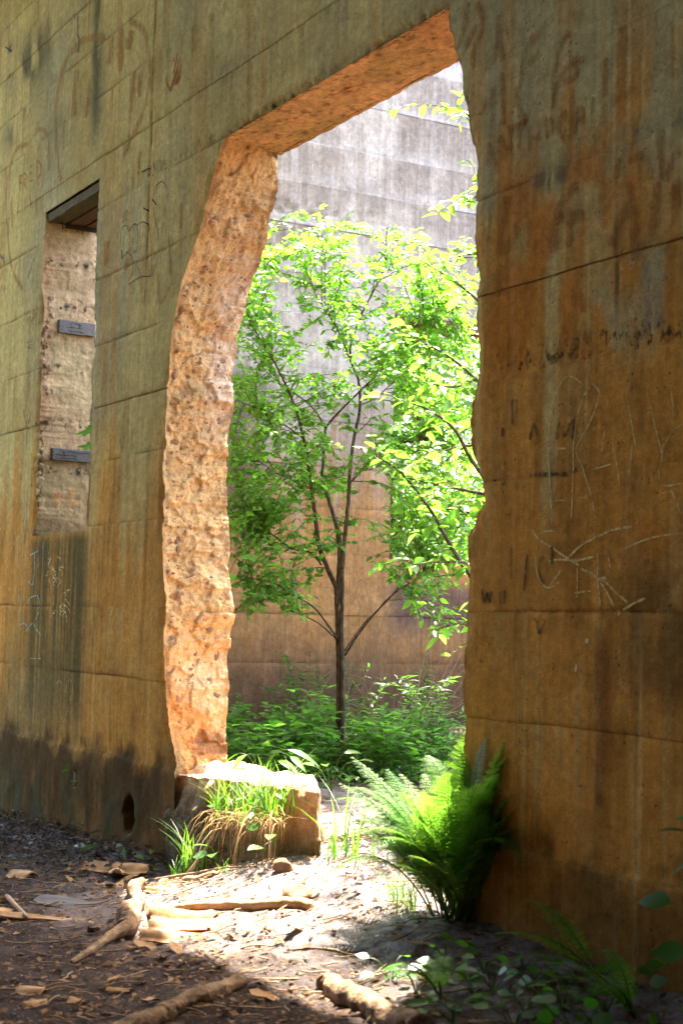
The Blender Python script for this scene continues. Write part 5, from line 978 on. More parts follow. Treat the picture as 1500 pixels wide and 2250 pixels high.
# ------------------------------------------------------------------ leaves
def T_leaf(w=.42, fold=.10, droop=.12):
    ys = np.array([0, .12, .34, .58, .8, 1.0]); ws = np.array([0, .55, 1.0, .9, .5, 0]) * w * .5
    V = [];
    for y, q in zip(ys, ws):
        z = -droop * y * y
        if q == 0: V.append((0, y, z))
        else: V += [(-q, y, z + fold * q * 2), (0, y, z), (q, y, z + fold * q * 2)]
    V = np.array(V, float)
    tri = [(0, 2, 1), (0, 3, 2), (10, 11, 13), (11, 12, 13)]
    tri = [(0, 2, 1), (0, 3, 2)]
    quads = []
    for r in range(3):
        a = 1 + 3 * r
        quads += [(a, a + 1, a + 4, a + 3), (a + 1, a + 2, a + 5, a + 4)]
    tri += [(10, 11, 13), (11, 12, 13)]
    return V, np.array(quads), np.array(tri)
OV = T_leaf(.5, .12, .15); LAN = T_leaf(.2, .1, .35); BROAD = T_leaf(.66, .08, .18)
def T_simple(w=.5):
    V = np.array([(0, 0, 0), (-w * .5, .42, .04), (0, .45, -.02), (w * .5, .42, .04), (0, 1, -.12)], float)
    return V, np.zeros((0, 4), int), np.array([(0, 2, 1), (0, 3, 2), (1, 2, 4), (2, 3, 4)])
SIMPLE = T_simple()
def frames(D, N):
    D = D / (np.linalg.norm(D, axis=1)[:, None] + 1e-9)
    X = np.cross(D, N); X /= np.linalg.norm(X, axis=1)[:, None] + 1e-9
    Z = np.cross(X, D)
    return X, D, Z
def cloud(T, P, D, N, S, cols):
    P = np.asarray(P, float); D = np.asarray(D, float); N = np.asarray(N, float); S = np.asarray(S, float); cols = np.asarray(cols, float)
    V0, Q, Tr = T
    X, Y, Z = frames(D, N)
    V = P[:, None, :] + S[:, None, None] * (V0[None, :, 0:1] * X[:, None] + V0[None, :, 1:2] * Y[:, None] + V0[None, :, 2:3] * Z[:, None])
    k = len(V0); off = (np.arange(len(P)) * k)[:, None, None]
    fs = []
    if len(Q): fs.append((Q[None] + off).reshape(-1, 4))
    if len(Tr): fs.append((Tr[None] + off).reshape(-1, 3))
    return V.reshape(-1, 3), fs, np.repeat(cols, k, 0)
rg = np.random.RandomState(12)
def greens(n, base, var=.25, yellow=.2, r=rg):
    c = np.array(base)[None, :] * (1 + var * r.uniform(-1, 1, (n, 1)))
    y = r.rand(n, 1) ** 2 * yellow
    return c * (1 - y) + np.array((.22, .26, .03))[None] * y
def leaf_objs(name, T, P, D, N, S, base, parent, mat, variants=5, yellow=.2):
    """single leaves as parts sharing a few meshes"""
    V0, Q, Tr = T
    cs = greens(variants, base, .25, yellow)
    fs = [f for f in (Q, Tr) if len(f)]
    mes = [mesh(name, V0, fs, mat, np.tile(c, (len(V0), 1))) for c in cs]
    X, Y, Z = frames(np.asarray(D, float), np.asarray(N, float))
    pl = Vector(parent.location)
    for i in range(len(P)):
        o = bpy.data.objects.new(name, mes[i % variants]); C.objects.link(o); o.parent = parent
        m = Matrix(((X[i][0], Y[i][0], Z[i][0]), (X[i][1], Y[i][1], Z[i][1]), (X[i][2], Y[i][2], Z[i][2]))).to_4x4()
        o.matrix_local = Matrix.Translation(Vector(P[i]) - pl) @ m @ Matrix.Diagonal((S[i], S[i], S[i], 1))

# ------------------------------------------------------------------ young tree in the doorway
TREE0 = Vector(LIMBS[0][2][0])
tree = empty('young_tree', TREE0, 'slender young tree with many small bright leaves growing beyond the doorway', 'tree')
samples = []
parts = []
def rough_bark(V): return 1 + .12 * (fbm(V[..., 0] * 60, V[..., 1] * 60, V[..., 2] * 25, 301, 3) - .5) * 2
for i, (r0, r1, pts) in enumerate(LIMBS):
    pts = np.array(pts)
    if i < 2:
        pts = np.vstack([pts[0] + [0, 0, -.25], pts])
    P = smooth_path(pts, 8 * len(pts)); rad = np.linspace(r0, r1, len(P))
    P = P + .004 * (rg.rand(len(P), 3) - .5) * min(1, r0 / .02)
    V, F = tube(P, rad * (.66 if i > 1 else .5), 10 if i < 4 else 6, True, rough_bark)
    if i < 2: parts.append((V, F))
    else: obj('branch', mesh('branch', V, F, M_BARK), tree)
    if i >= 2: samples.append(np.c_[P, rad])
V, F = merge(parts); obj('trunk', mesh('trunk', V, F, M_BARK), tree)
samples = np.vstack(samples)
lp, ld, ln, ls = [], [], [], []
tw = []
def leaves_on(path, start, spacing, size, spread=.9, up=.7):
    L = np.r_[0, np.cumsum(np.linalg.norm(np.diff(path, axis=0), axis=1))]
    if L[-1] < 1e-3: return
    s = start * L[-1]; side = 1 if rg.rand() < .5 else -1
    while s < L[-1] + spacing * .5:
        q = np.array([np.interp(s, L, path[:, k]) for k in range(3)])
        i = min(np.searchsorted(L, s), len(path) - 1); tdir = path[i] - path[max(i - 1, 0)]
        tdir = tdir / (np.linalg.norm(tdir) + 1e-9)
        sv = np.cross(tdir, [0, 0, 1.]) + .2 * rg.randn(3); sv /= np.linalg.norm(sv) + 1e-9
        d = tdir * rg.uniform(.35, .8) + sv * side * spread + np.array([0, 0, -.22]) + .25 * rg.randn(3)
        n = np.array([0, 0, up]) + .42 * rg.randn(3)
        lp.append(q); ld.append(d); ln.append(n); ls.append(size * rg.uniform(.45, 1.3))
        side = -side; s += spacing * rg.uniform(.7, 1.3)
for tg in TWIG_TARGETS:
    tg = np.array(tg)
    d2 = ((samples[:, :3] - tg) ** 2).sum(1) + .25 * np.maximum(0, samples[:, 2] - tg[2]) ** 2
    for q in range(2):
        j = d2.argmin() if q == 0 else rg.choice(np.argsort(d2)[:12])
    S = samples[j, :3]
    v = tg - S; L = np.linalg.norm(v)
    if L > .75: S = tg - v / L * .75; L = .75
    elif L < .12: tg = S + np.array([rg.uniform(-.2, .2), rg.uniform(-.2, .2), .12]); L = .22
    mid = (S + tg) / 2 + np.array([0, 0, .10 * L]) + .05 * rg.randn(3)
    P = smooth_path([S, mid, tg + .05 * rg.randn(3)], 9)
    tw.append(tube(P, np.linspace(.0035, .0012, 9), 4, False))
    leaves_on(P, .12, .028, .06)
    for k in range(3):
        i = rg.randint(3, 8); e = P[i] + np.array([rg.uniform(-.16, .16), rg.uniform(-.16, .16), rg.uniform(-.05, .13)])
        Pb = smooth_path([P[i], (P[i] + e) / 2 + [0, 0, .015], e], 5)
        tw.append(tube(Pb, np.linspace(.002, .001, 5), 3, False))
        leaves_on(Pb, .15, .026, .054)
V, F = merge(tw); obj('twigs', mesh('twigs', V, F, M_BARK), tree, kind='stuff')
lp, ld, ln, ls = map(np.array, (lp, ld, ln, ls))
order = np.argsort(((lp - np.array(CAM_POS)) ** 2).sum(1) - 40 * ls)
pick = order[:300]; rest = order[300:]
LG = (.098, .205, .03)
leaf_objs('leaf', OV, lp[pick], ld[pick], ln[pick], ls[pick], LG, tree, M_LEAF)
V, F, c = cloud(OV, lp[rest], ld[rest], ln[rest], ls[rest], greens(len(rest), LG))
obj('crown', mesh('crown', V, F, M_LEAF, c), tree, kind='stuff')

# ------------------------------------------------------------------ broad-leaved tree half hidden by the wall
rt = empty('broadleaf_tree', RIGHT_TREE[0][0], 'broad-leaved tree with sunlit sprays reaching in from behind the right side of the doorway', 'tree')
P = smooth_path(np.vstack([np.array(RIGHT_TREE[0][0]) + [0, 0, -.5], RIGHT_TREE[0]]), 50)
V, F = tube(P, np.linspace(.05, .02, 50), 9, True, rough_bark); obj('trunk', mesh('trunk', V, F, M_BARK), rt)
lp, ld, ln, ls = [], [], [], []
tw = []
for br in RIGHT_TREE[1:]:
    P = smooth_path(br, 26)
    V, F = tube(P, np.linspace(.014, .003, 26), 6); obj('branch', mesh('branch', V, F, M_BARK), rt)
    leaves_on(P, .3, .06, .088, 1.0, 1.0)
    for i in range(7, 26, 3):
        e = P[i] + np.array([rg.uniform(-.3, .15), rg.uniform(-.3, .22), rg.uniform(-.12, .14)])
        Pb = smooth_path([P[i], (P[i] + e) / 2 + [0, 0, .03], e], 7)
        tw.append(tube(Pb, np.linspace(.003, .0012, 7), 4, False))
        leaves_on(Pb, .1, .042, .084, 1.0, 1.0)
V, F = merge(tw); obj('twigs', mesh('twigs', V, F, M_BARK), rt, kind='stuff')
lp, ld, ln, ls = map(np.array, (lp, ld, ln, ls))
order = np.argsort(((lp - np.array(CAM_POS)) ** 2).sum(1) - 40 * ls); pick = order[:300]; rest = order[300:]
LR = (.09, .185, .03)
leaf_objs('leaf', OV, lp[pick], ld[pick], ln[pick], ls[pick], LR, rt, M_LEAF)
if len(rest):
    V, F, c = cloud(OV, lp[rest], ld[rest], ln[rest], ls[rest], greens(len(rest), LR)); obj('crown', mesh('crown', V, F, M_LEAF, c), rt, kind='stuff')

# ------------------------------------------------------------------ woodland trees beyond the far window
def wood_tree(x, y, h, rad, nleaf, label, seed, base=(.085, .165, .022), low=.12):
    r = np.random.RandomState(seed)
    z0 = float(ground_z(x, y))
    t_ = empty('woodland_tree', (x, y, z0), label, 'tree', 'trees beyond the far window' if y > 0 else 'unseen trees added on the left for shade')
    P = smooth_path([(x, y, z0 - .3), (x + r.uniform(-.1, .1), y + r.uniform(-.1, .1), z0 + h * .4), (x + r.uniform(-.2, .2), y + r.uniform(-.2, .2), z0 + h * .95)], 30)
    V, F = tube(P, np.linspace(.07, .012, 30), 8, True, rough_bark); obj('trunk', mesh('trunk', V, F, M_BARK), t_)
    LP, LD, LN, LS = [], [], [], []; parts = []
    nb = 46
    for b in range(nb):
        i = r.randint(int(30 * low), 29); a = r.uniform(0, 6.28); ln_ = rad * r.uniform(.5, 1.1) * (1.15 - i / 40)
        e = P[i] + np.array([math.cos(a) * ln_, math.sin(a) * ln_, r.uniform(-.1, .6) * ln_])
        Pb = smooth_path([P[i], (P[i] + e) / 2 + [0, 0, .12 * ln_], e], 8)
        parts.append(tube(Pb, np.linspace(.016, .003, 8), 4, False))
        m = nleaf // nb
        k = r.uniform(.25, 1.05, m)
        q = np.stack([np.interp(k * 7, np.arange(8), Pb[:, c]) for c in range(3)], 1) + r.randn(m, 3) * [.17, .17, .10]
        LP.append(q); LD.append(r.randn(m, 3) * [1, 1, .5] + [0, 0, -.2]); LN.append(r.randn(m, 3) * .5 + [0, 0, .9]); LS.append(r.uniform(.06, .12, m) * (1.0 + .05 * max(0., -x - 13)))
    V, F = merge(parts); obj('branches', mesh('branches', V, F, M_BARK), t_, kind='stuff')
    LP, LD, LN, LS = map(np.concatenate, (LP, LD, LN, LS))
    V, F, c = cloud(SIMPLE, LP, LD, LN, LS, greens(len(LP), base, .3, .35, r)); obj('crown', mesh('crown', V, F, M_LEAF, c), t_, kind='stuff')
for i, (x, y, h, rd, n) in enumerate([(-13.4, 5.2, 5.5, 1.5, 4200), (-14.6, 6.9, 6.5, 1.8, 4200), (-15.6, 5.4, 7.0, 2.0, 4200), (-17.2, 7.6, 7.5, 2.3, 4200), (-19.0, 6.2, 8, 2.6, 4200), (-18.5, 9.8, 8, 2.6, 4200), (-13.2, 7.9, 5.5, 1.6, 3600), (-22, 8.0, 10, 3.2, 5200), (-22.5, 11.5, 10, 3.4, 5200), (-25, 14, 11, 3.6, 5200), (-16.0, 9.5, 6.5, 2.0, 4200), (-12.7, 4.3, 4.6, 1.1, 4600), (-12.9, 6.1, 5.0, 1.3, 4600), (-14.6, 5.2, 5.5, 1.6, 4600)]):
    wood_tree(x, y, h, rd, n, 'sunlit green woodland tree seen through the far window opening', 400 + i)

for i, (x, y, h, rd, n) in enumerate([(-10.6, -3.6, 8.5, 2.4, 4600), (-13.2, -2.6, 9.0, 2.6, 4600), (-9.2, -6.2, 9.0, 2.6, 4600), (-12.2, -6.0, 9.5, 2.8, 4600)]):  # unseen trees added to filter skylight and shade the near ground
    wood_tree(x, y, h, rd, n, 'unseen woodland tree added left of the view to shade the near side', 440 + i, low=.3)

# ------------------------------------------------------------------ undergrowth beyond the doorway
def weed(x, y, h, label, group, seed, T=OV, lsz=.075, base=(.05, .13, .018), nst=5, spread=.22, narrow=False, name='leafy_weed'):
    r = np.random.RandomState(seed); z0 = float(ground_z(x, y)) - .01
    w_ = empty(name, (x, y, z0), label, 'weed', group)
    LP, LD, LN, LS, parts = [], [], [], [], []
    for s in range(nst):
        a = r.uniform(0, 6.28); hh = h * r.uniform(.6, 1.1); sp = spread * r.uniform(.3, 1)
        P = smooth_path([(x + .03 * math.cos(a), y + .03 * math.sin(a), z0), (x + .4 * sp * math.cos(a), y + .4 * sp * math.sin(a), z0 + hh * .6), (x + sp * math.cos(a), y + sp * math.sin(a), z0 + hh)], 9)
        parts.append(tube(P, np.linspace(.004, .0015, 9), 4, False))
        n = int((16 if narrow else 11) * max(.6, h / .4)); k = np.linspace(.15, 1, n)
        for q, kk in enumerate(k):
            pt = np.array([np.interp(kk * 8, np.arange(9), P[:, c]) for c in range(3)])
            aa = q * 2.4 + r.uniform(-.4, .4)
            LP.append(pt); LD.append((math.cos(aa), math.sin(aa), r.uniform(.0, .5) if not narrow else r.uniform(.2, .9))); LN.append((r.uniform(-.4, .4), r.uniform(-.4, .4), 1)); LS.append(lsz * r.uniform(.6, 1.25))
    V, F = merge(parts); obj('stem', mesh('stem', V, F, M_GRASS, np.tile((.07, .1, .02), (len(V), 1))), w_)
    V, F, c = cloud(T, LP, LD, LN, LS, greens(len(LP), base, .3, .12, r)); obj('leaves', mesh('leaves', V, F, M_LEAF, c), w_, kind='stuff')
    return w_
r = np.random.RandomState(8)
for i in range(30):
    k = r.uniform(0, 1)
    x = -9.85 + 1.45 * r.rand(); y = .75 + 1.2 * r.rand()
    weed(x, y, r.uniform(.28, .5), 'broad-leaved weed in the shady bank left of the young tree', 'weeds left of the tree trunk', 500 + i, OV, .1, (.075, .17, .03), 6, .26)
for i in range(36):
    x = -10.2 + 1.7 * r.rand(); y = 2.0 + 1.7 * r.rand()
    nr = r.rand() < .7
    weed(x, y, r.uniform(.25, .46), 'narrow-leaved weed in the tangle right of the young tree', 'weeds right of the tree trunk', 540 + i, LAN if nr else OV, .12 if nr else .08, (.06, .14, .03), 7, .28, nr)
for i in range(10):
    weed(-10.9 + .3 * r.rand(), .9 + 3.0 * (i + r.rand() * .6) / 10, r.uniform(.3, .55), 'dark weed rooted at the foot of the grey wall', 'weeds along the grey wall', 570 + i, LAN, .10, (.035, .09, .02), 6, .25, True)
# low cover between the weeds
n = 7000
x = -10.9 + 4.2 * r.rand(n); y = .9 + 2.6 * r.rand(n)
keep = (fbm(x * 1.6, y * 1.6, 0, 61, 3) > .44) & ((x < -8.2) | (y > 1.9)); x, y = x[keep], y[keep]; n = len(x)
V, F, c = cloud(SIMPLE, np.stack([x, y, ground_z(x, y) + r.uniform(.0, .09, n)], 1), r.randn(n, 3) * [1, 1, .4], r.randn(n, 3) * .35 + [0, 0, 1], r.uniform(.03, .07, n), greens(n, (.045, .11, .02), .35, .1, r))
obj('ground_cover', mesh('ground_cover', V, F, M_LEAF, c), label='low green ground cover spread beyond the doorway', cat='ground cover', kind='stuff')
# bare vine tangle climbing beside the tree
parts = []
for i in range(26):
    a = np.array((-9.7 + .5 * r.rand(), 2.0 + .7 * r.rand(), .35)); e = a + np.array((r.uniform(-.3, .3), r.uniform(-.5, .7), r.uniform(.5, 1.3)))
    m = (a + e) / 2 + r.randn(3) * .12
    parts.append(tube(smooth_path([a, m, e, e + r.randn(3) * .15], 14), np.linspace(.003, .001, 14), 4, False))
V, F = merge(parts); obj('bare_vines', mesh('bare_vines', V, F, M_STICK), label='tangle of thin bare vines round the young tree trunk', cat='vines', kind='stuff')

# ------------------------------------------------------------------ ferns
def frond(base, tip, lift, seed, plen=.135, npair=26, bare=.26, col=(.085, .19, .02)):
    r = np.random.RandomState(seed); base = np.array(base, float); tip = np.array(tip, float)
    v = tip - base; L = np.linalg.norm(v)
    ctrl = base + v * .45 + np.array([0, 0, lift])
    tt = np.linspace(0, 1, 40)[:, None]
    P = (1 - tt) ** 2 * base + 2 * tt * (1 - tt) * ctrl + tt ** 2 * tip
    T = np.gradient(P, axis=0); T /= np.linalg.norm(T, axis=1)[:, None]
    view = np.array([.5, -.6, .75])
    stem = tube(P, np.linspace(.0042, .0008, 40), 5, False)
    PP, DD, NN, SS_ = [], [], [], []
    for k in range(npair):
        s = bare + (1 - bare) * (k + .5) / npair
        i = s * 39; p = np.array([np.interp(i, np.arange(40), P[:, c]) for c in range(3)]); t_ = T[int(i)]
        u = (s - bare) / (1 - bare)
        ln_ = plen * (L / .75) ** .6 * min(1, .35 + 2.4 * u) * (1 - u) ** .75 * 1.25 + .006
        side = np.cross(t_, [0, 0, 1.]); side /= np.linalg.norm(side) + 1e-9
        nrm = np.cross(side, t_); 
        if nrm[2] < 0: nrm = -nrm
        for sg in (-1, 1):
            d = side * sg * .9 + t_ * .42 + np.array([0, 0, -.12]) + .05 * r.randn(3); d /= np.linalg.norm(d)
            m = max(4, int(ln_ / .0085))
            w2 = np.cross(d, nrm); w2 /= np.linalg.norm(w2) + 1e-9
            for q in range(m):
                f = (q + .3) / m
                pp = p + d * ln_ * f + np.array([0, 0, -.15 * ln_ * f * f])
                sz = .024 * (ln_ / plen) ** .5 * (1 - .72 * f)
                for s2 in (-1, 1):
                    PP.append(pp); DD.append(w2 * s2 + d * .55); NN.append(nrm + .1 * r.randn(3)); SS_.append(sz * r.uniform(.85, 1.15))
    V1, F1, c1 = cloud(SIMPLE, PP, DD, NN, SS_, greens(len(PP), col, .18, .12, r))
    V, F = merge([(V1, F1), stem])
    return V, F, np.vstack([c1, np.tile((.06, .09, .015), (len(stem[0]), 1))])
FB = np.array([-4.93, -.05, .22])
fern = empty('fern', FB, 'big feathery fern clump half in sunlight at the right foot of the doorway', 'fern')
for i, tp in enumerate(FERN_TIPS):
    b = FB + np.array([rg.uniform(-.07, .07), rg.uniform(-.06, .06), -.02])
    V, F, c = frond(b, tp, rg.uniform(.12, .34) if i not in (21, 7) else .45, 600 + i, rg.uniform(.11, .16), 26, rg.uniform(.15, .3), (.095 * rg.uniform(.8, 1.2), .19 * rg.uniform(.8, 1.1), .03))
    obj('frond', mesh('frond', V, F, M_FERN, c), fern)
def small_fern(loc, tips, label, seed):
    f = empty('fern', loc, label, 'fern')
    for i, tp in enumerate(tips):
        V, F, c = frond(loc, np.array(loc) + np.array(tp), .12, seed + i, .085, 18, .15)
        obj('frond', mesh('frond', V, F, M_FERN, c), f)
small_fern((-4.02, -.12, float(ground_z(-4.02, -.12))), [(-.34, -.16, .10), (-.22, -.26, .13), (-.38, -.02, .2), (-.1, -.3, .06)], 'small fern with three fanned fronds low in the dark right corner', 640)
small_fern((-3.66, -.28, float(ground_z(-3.66, -.28))), [(-.26, -.12, .12), (-.14, -.22, .10), (-.2, .04, .16), (.05, -.2, .1)], 'low fern spreading in the bottom right corner', 660)
small_fern((-4.28, -.56, float(ground_z(-4.28, -.56))), [(-.16, -.12, .07), (-.06, -.18, .06), (.12, -.1, .08), (-.12, .1, .09)], 'tiny fern tuft on the dark soil below the big fern', 650)

# ------------------------------------------------------------------ grass and plants on the block
def grass(name, pts, h, col, label, group=None, droop=.5, seed=0, mat=M_GRASS, nb=40, spread=.06, wid=.006, down=False, lean=(0, 0)):
    r = np.random.RandomState(seed); Vs, Fs, Cs, off = [], [], [], 0
    for i in range(nb):
        b = np.array(pts[r.randint(len(pts))], float) + np.array([r.normal(0, spread * .7), r.uniform(-spread * .5, spread * .5), 0])
        a = r.uniform(0, 6.28); hh = h * r.uniform(.3, 1.2); b[2] += r.uniform(-.05, .02); o = hh * droop * r.uniform(.3, 2.2)
        dr = np.array([math.cos(a) + lean[0], math.sin(a) + lean[1], 0])
        t = np.linspace(0, 1, 6)[:, None]
        if down: P = b + dr * o * np.sqrt(t) * .9 + np.array([0, 0, 1]) * (.25 * hh * np.sin(t * 2.6) - hh * r.uniform(.5, 1.1) * t ** 1.8); P[:, 0] += .03 * r.uniform(-1, 1) * t[:, 0] ** 2
        else: P = b + dr * o * t ** 2 + np.array([0, 0, hh]) * (t - .22 * droop * t ** 3)
        sd = np.array([-dr[1], dr[0], 0]); sd /= np.linalg.norm(sd) + 1e-9
        w = wid * r.uniform(.6, 1.3) * (1 - t ** 2 * .95)
        V = np.stack([P - sd * w * .5, P + sd * w * .5], 1).reshape(-1, 3)
        Vs.append(V); Fs.append(grid_faces(6, 2, off)); off += 12
        Cs.append(np.tile(greens(1, col, .3, .15 if not down else 0, r), (12, 1)))
    loc = np.mean(np.array(pts), 0)
    root = empty(name, loc, label, 'grass', group)
    obj('blades', mesh('blades', np.vstack(Vs), np.vstack(Fs), mat, np.vstack(Cs)), root, kind='stuff')
    return root
GG = (.085, .17, .02); DD_ = (.34, .22, .10)
grass('grass_tuft', [(-6.95, -.06, .42), (-7.0, -.05, .40)], .24, GG, 'green grass tuft on the left front corner of the block', seed=1, nb=46, spread=.06)
grass('grass_tuft', [(-6.62, -.07, .44), (-6.5, -.08, .46), (-6.4, -.06, .48), (-6.7, -.08, .42)], .26, GG, 'wide green grass tuft along the front edge of the block', seed=2, nb=150, spread=.10)
grass('dry_grass', [(-6.6, -.09, .43), (-6.45, -.10, .46), (-6.35, -.09, .47), (-6.5, -.1, .42)], .30, DD_, 'dry brown grass hanging down the front of the block', seed=3, mat=M_DRY, nb=120, spread=.12, wid=.004, down=True, droop=.6, lean=(0, -.5))
grass('dry_grass', [(-6.97, -.07, .38)], .16, DD_, 'small wisp of dry grass below the corner tuft of the block', seed=4, mat=M_DRY, nb=40, spread=.06, wid=.004, down=True, droop=.4, lean=(0, -.5))
grass('grass_tuft', [(-7.12, -.13, .12), (-7.18, -.12, .10)], .25, GG, 'grass tuft standing on the soil left of the block', seed=5, nb=46, spread=.07)
grass('grass_tuft', [(-7.17, -.20, .07)], .12, GG, 'tiny grass sprout on the soil before the block', seed=6, nb=14, spread=.03)
grass('grass_tuft', [(-6.0, .02, .33), (-5.95, .08, .33)], .30, GG, 'tall grass tuft at the right end of the block', seed=7, nb=52, spread=.10)
grass('grass_tuft', [(-5.2, -.12, .26), (-5.1, -.16, .26), (-5.3, -.1, .27)], .18, GG, 'pale grass patch lit by the sun before the big fern', seed=8, nb=90, spread=.10, wid=.004)
grass('grass_tuft', [(-6.5, -.26, .19)], .10, GG, 'little grass sprout among the litter before the block', seed=9, nb=12, spread=.03)
# dark moss hair along the footing
r = np.random.RandomState(31)
def sprig(name, loc, dirs, T, sz, label, cat, base=(.07, .16, .02), hgt=.12, mat=M_LEAF):
    s = empty(name, loc, label, cat)
    loc = np.array(loc, float); P_, D_, N_, S_ = [], [], [], []; parts = []
    for d in dirs:
        d = np.array(d, float); L = np.linalg.norm(d)
        P = smooth_path([loc, loc + d * .5 + [0, 0, .25 * L], loc + d], 6); parts.append(tube(P, np.linspace(.003, .0015, 6), 4, False))
        hd = np.array([d[0], d[1], 0]); hd = hd / (np.linalg.norm(hd) + 1e-9)
        P_.append(loc + d); D_.append(hd + r.randn(3) * .2); N_.append(np.array([.35, -.3, 1]) + .25 * r.randn(3)); S_.append(sz * r.uniform(.8, 1.15))
    V, F = merge(parts); obj('stem', mesh('stem', V, F, mat, np.tile((.07, .1, .03), (len(V), 1))), s)
    leaf_objs('leaf', T, P_, D_, N_, S_, base, s, mat, 3, .1)
    return s
# leaves on top of the block and at its ends
sprig('lanceleaf_plant', (-7.62, .47, .50), [(.18, .02, .10), (.10, -.12, .13), (-.05, .05, .17), (.26, .05, .13), (.2, -.1, .05), (-.08, -.08, .12), (.1, .12, .15)], T_leaf(.24, .1, .4), .17, 'bright lance-leaved plant on top of the block beside the jamb', 'plant')
sprig('lanceleaf_plant', (-6.75, .42, .50), [(.12, -.1, .15), (.16, .05, .17), (.02, .06, .20), (.22, -.02, .10), (-.08, -.05, .13)], T_leaf(.36, .1, .3), .12, 'bright leafy sprout behind the right end of the block', 'plant')
sprig('creeper', (-6.6, -.05, .50), [(-.12, -.06, .05), (-.02, -.08, .09), (.1, -.07, .06), (.2, -.06, .08), (.28, -.05, .07), (-.22, -.07, .0), (-.3, -.08, -.06), (.05, -.1, .02), (.15, -.1, -.03), (.34, -.04, .1)], OV, .055, 'small-leaved creeper spilling over the front edge of the block', 'plant')
sprig('seedling', (-6.28, -.12, .34), [(.06, -.05, .06), (-.05, -.05, .08), (.03, -.08, .0)], BROAD, .085, 'pale broad-leaved seedling on the right front of the block', 'plant')
sprig('seedling', (-6.82, -.14, .16), [(.05, -.05, .08), (-.06, -.03, .06), (.0, -.06, .11)], BROAD, .08, 'bright seedling under the dry grass of the block', 'plant')
MAPLE2D = [(0, 0), (.12, .12), (.42, .05), (.33, .24), (.62, .42), (.40, .44), (.42, .60), (.2, .55), (.14, .76), (0, 1.0)]
mv = [(x, y, .05 * abs(x) - .1 * y * y) for x, y in MAPLE2D] + [(-x, y, .05 * abs(x) - .1 * y * y) for x, y in MAPLE2D[1:-1]] + [(0, .35, -.03)]
ring = list(range(10)) + list(range(17, 9, -1))
MAPLE = (np.array(mv, float), np.zeros((0, 4), int), np.array([(ring[i], ring[(i + 1) % 18], 18) for i in range(18)]))
sprig('maple_sprig', (-9.45, .55, 2.45), [(-.28, -.28, .12), (-.2, -.3, .0), (-.12, -.3, .18)], MAPLE, .15, 'small maple sprig poking through the tall window', 'plant', (.06, .16, .015))
sprig('maple_sprig', (-8.9, .85, 1.55), [(.12, -.05, .15), (.2, -.1, .05), (.05, .0, .05), (.16, .05, .2)], MAPLE, .11, 'maple seedling leaves beside the broken jamb at mid height', 'plant', (.075, .18, .015))
sprig('vine_sprig', (-8.98, -.06, .40), [(.05, -.05, .04), (.09, -.05, -.03), (.13, -.06, -.07), (.02, -.05, .02)], OV, .075, 'small vine sprig on the dark footing left of the doorway', 'plant', (.08, .13, .03))
sprig('seedling', (-8.2, -.16, .02), [(.03, -.06, .07), (.14, .0, .09), (-.1, -.08, .05), (.06, .05, .06)], T_leaf(.3, .1, .2), .13, 'lone green seedling at the foot of the dark footing', 'plant', (.07, .16, .02))
sprig('seedling', (-7.62, -.12, .04), [(.03, -.03, .1), (-.05, -.03, .06), (.06, -.02, .02), (.0, -.06, .05)], OV, .06, 'small seedling in the corner between footing and block', 'plant', (.04, .10, .015))
seeds = [(-4.26, -.37), (-4.29, -.22), (-3.98, -.22), (-3.87, -.12), (-4.0, -.37), (-4.11, -.62), (-4.63, -.53), (-3.78, -.29), (-3.9, -.5), (-4.2, -.48), (-4.45, -.42), (-3.7, -.4), (-4.05, -.28), (-3.62, -.22), (-4.4, -.3), (-4.55, -.36), (-3.85, -.4), (-4.15, -.3), (-3.66, -.52), (-4.35, -.6), (-4.0, -.7), (-3.8, -.62)]
for i, (x, y) in enumerate(seeds):
    k = r.randint(4, 8); a0 = r.uniform(0, 6.28)
    o = sprig('seedling', (x, y, float(ground_z(x, y)) - .01), [(.07 * math.cos(a0 + 2.4 * q) * r.uniform(.6, 1.3), .07 * math.sin(a0 + 2.4 * q) * r.uniform(.6, 1.3), r.uniform(.03, .10)) for q in range(k)], OV if i % 3 else T_leaf(.8, .05, .1), r.uniform(.045, .065), 'small dark green seedling on the shaded soil below the right wall', 'plant', (.045, .135, .014))
    o['group'] = 'seedlings in the dark right corner'
sprig('overhanging_sprig', (-2.72, -.52, .1), [(-.34, -.16, .56), (-.24, -.2, .46), (-.26, -.1, .62)], T_leaf(.62, .06, .25), .10, 'large dark leaves leaning in low at the right edge', 'plant', (.03, .11, .014))
sprig('overhanging_sprig', (-2.78, -.5, .1), [(-.22, -.12, .78), (-.2, -.1, .70), (-.26, -.16, .74)], T_leaf(.5, .06, .25), .11, 'leaf tips peeking in at the right edge above the dark leaves', 'plant', (.04, .13, .02))

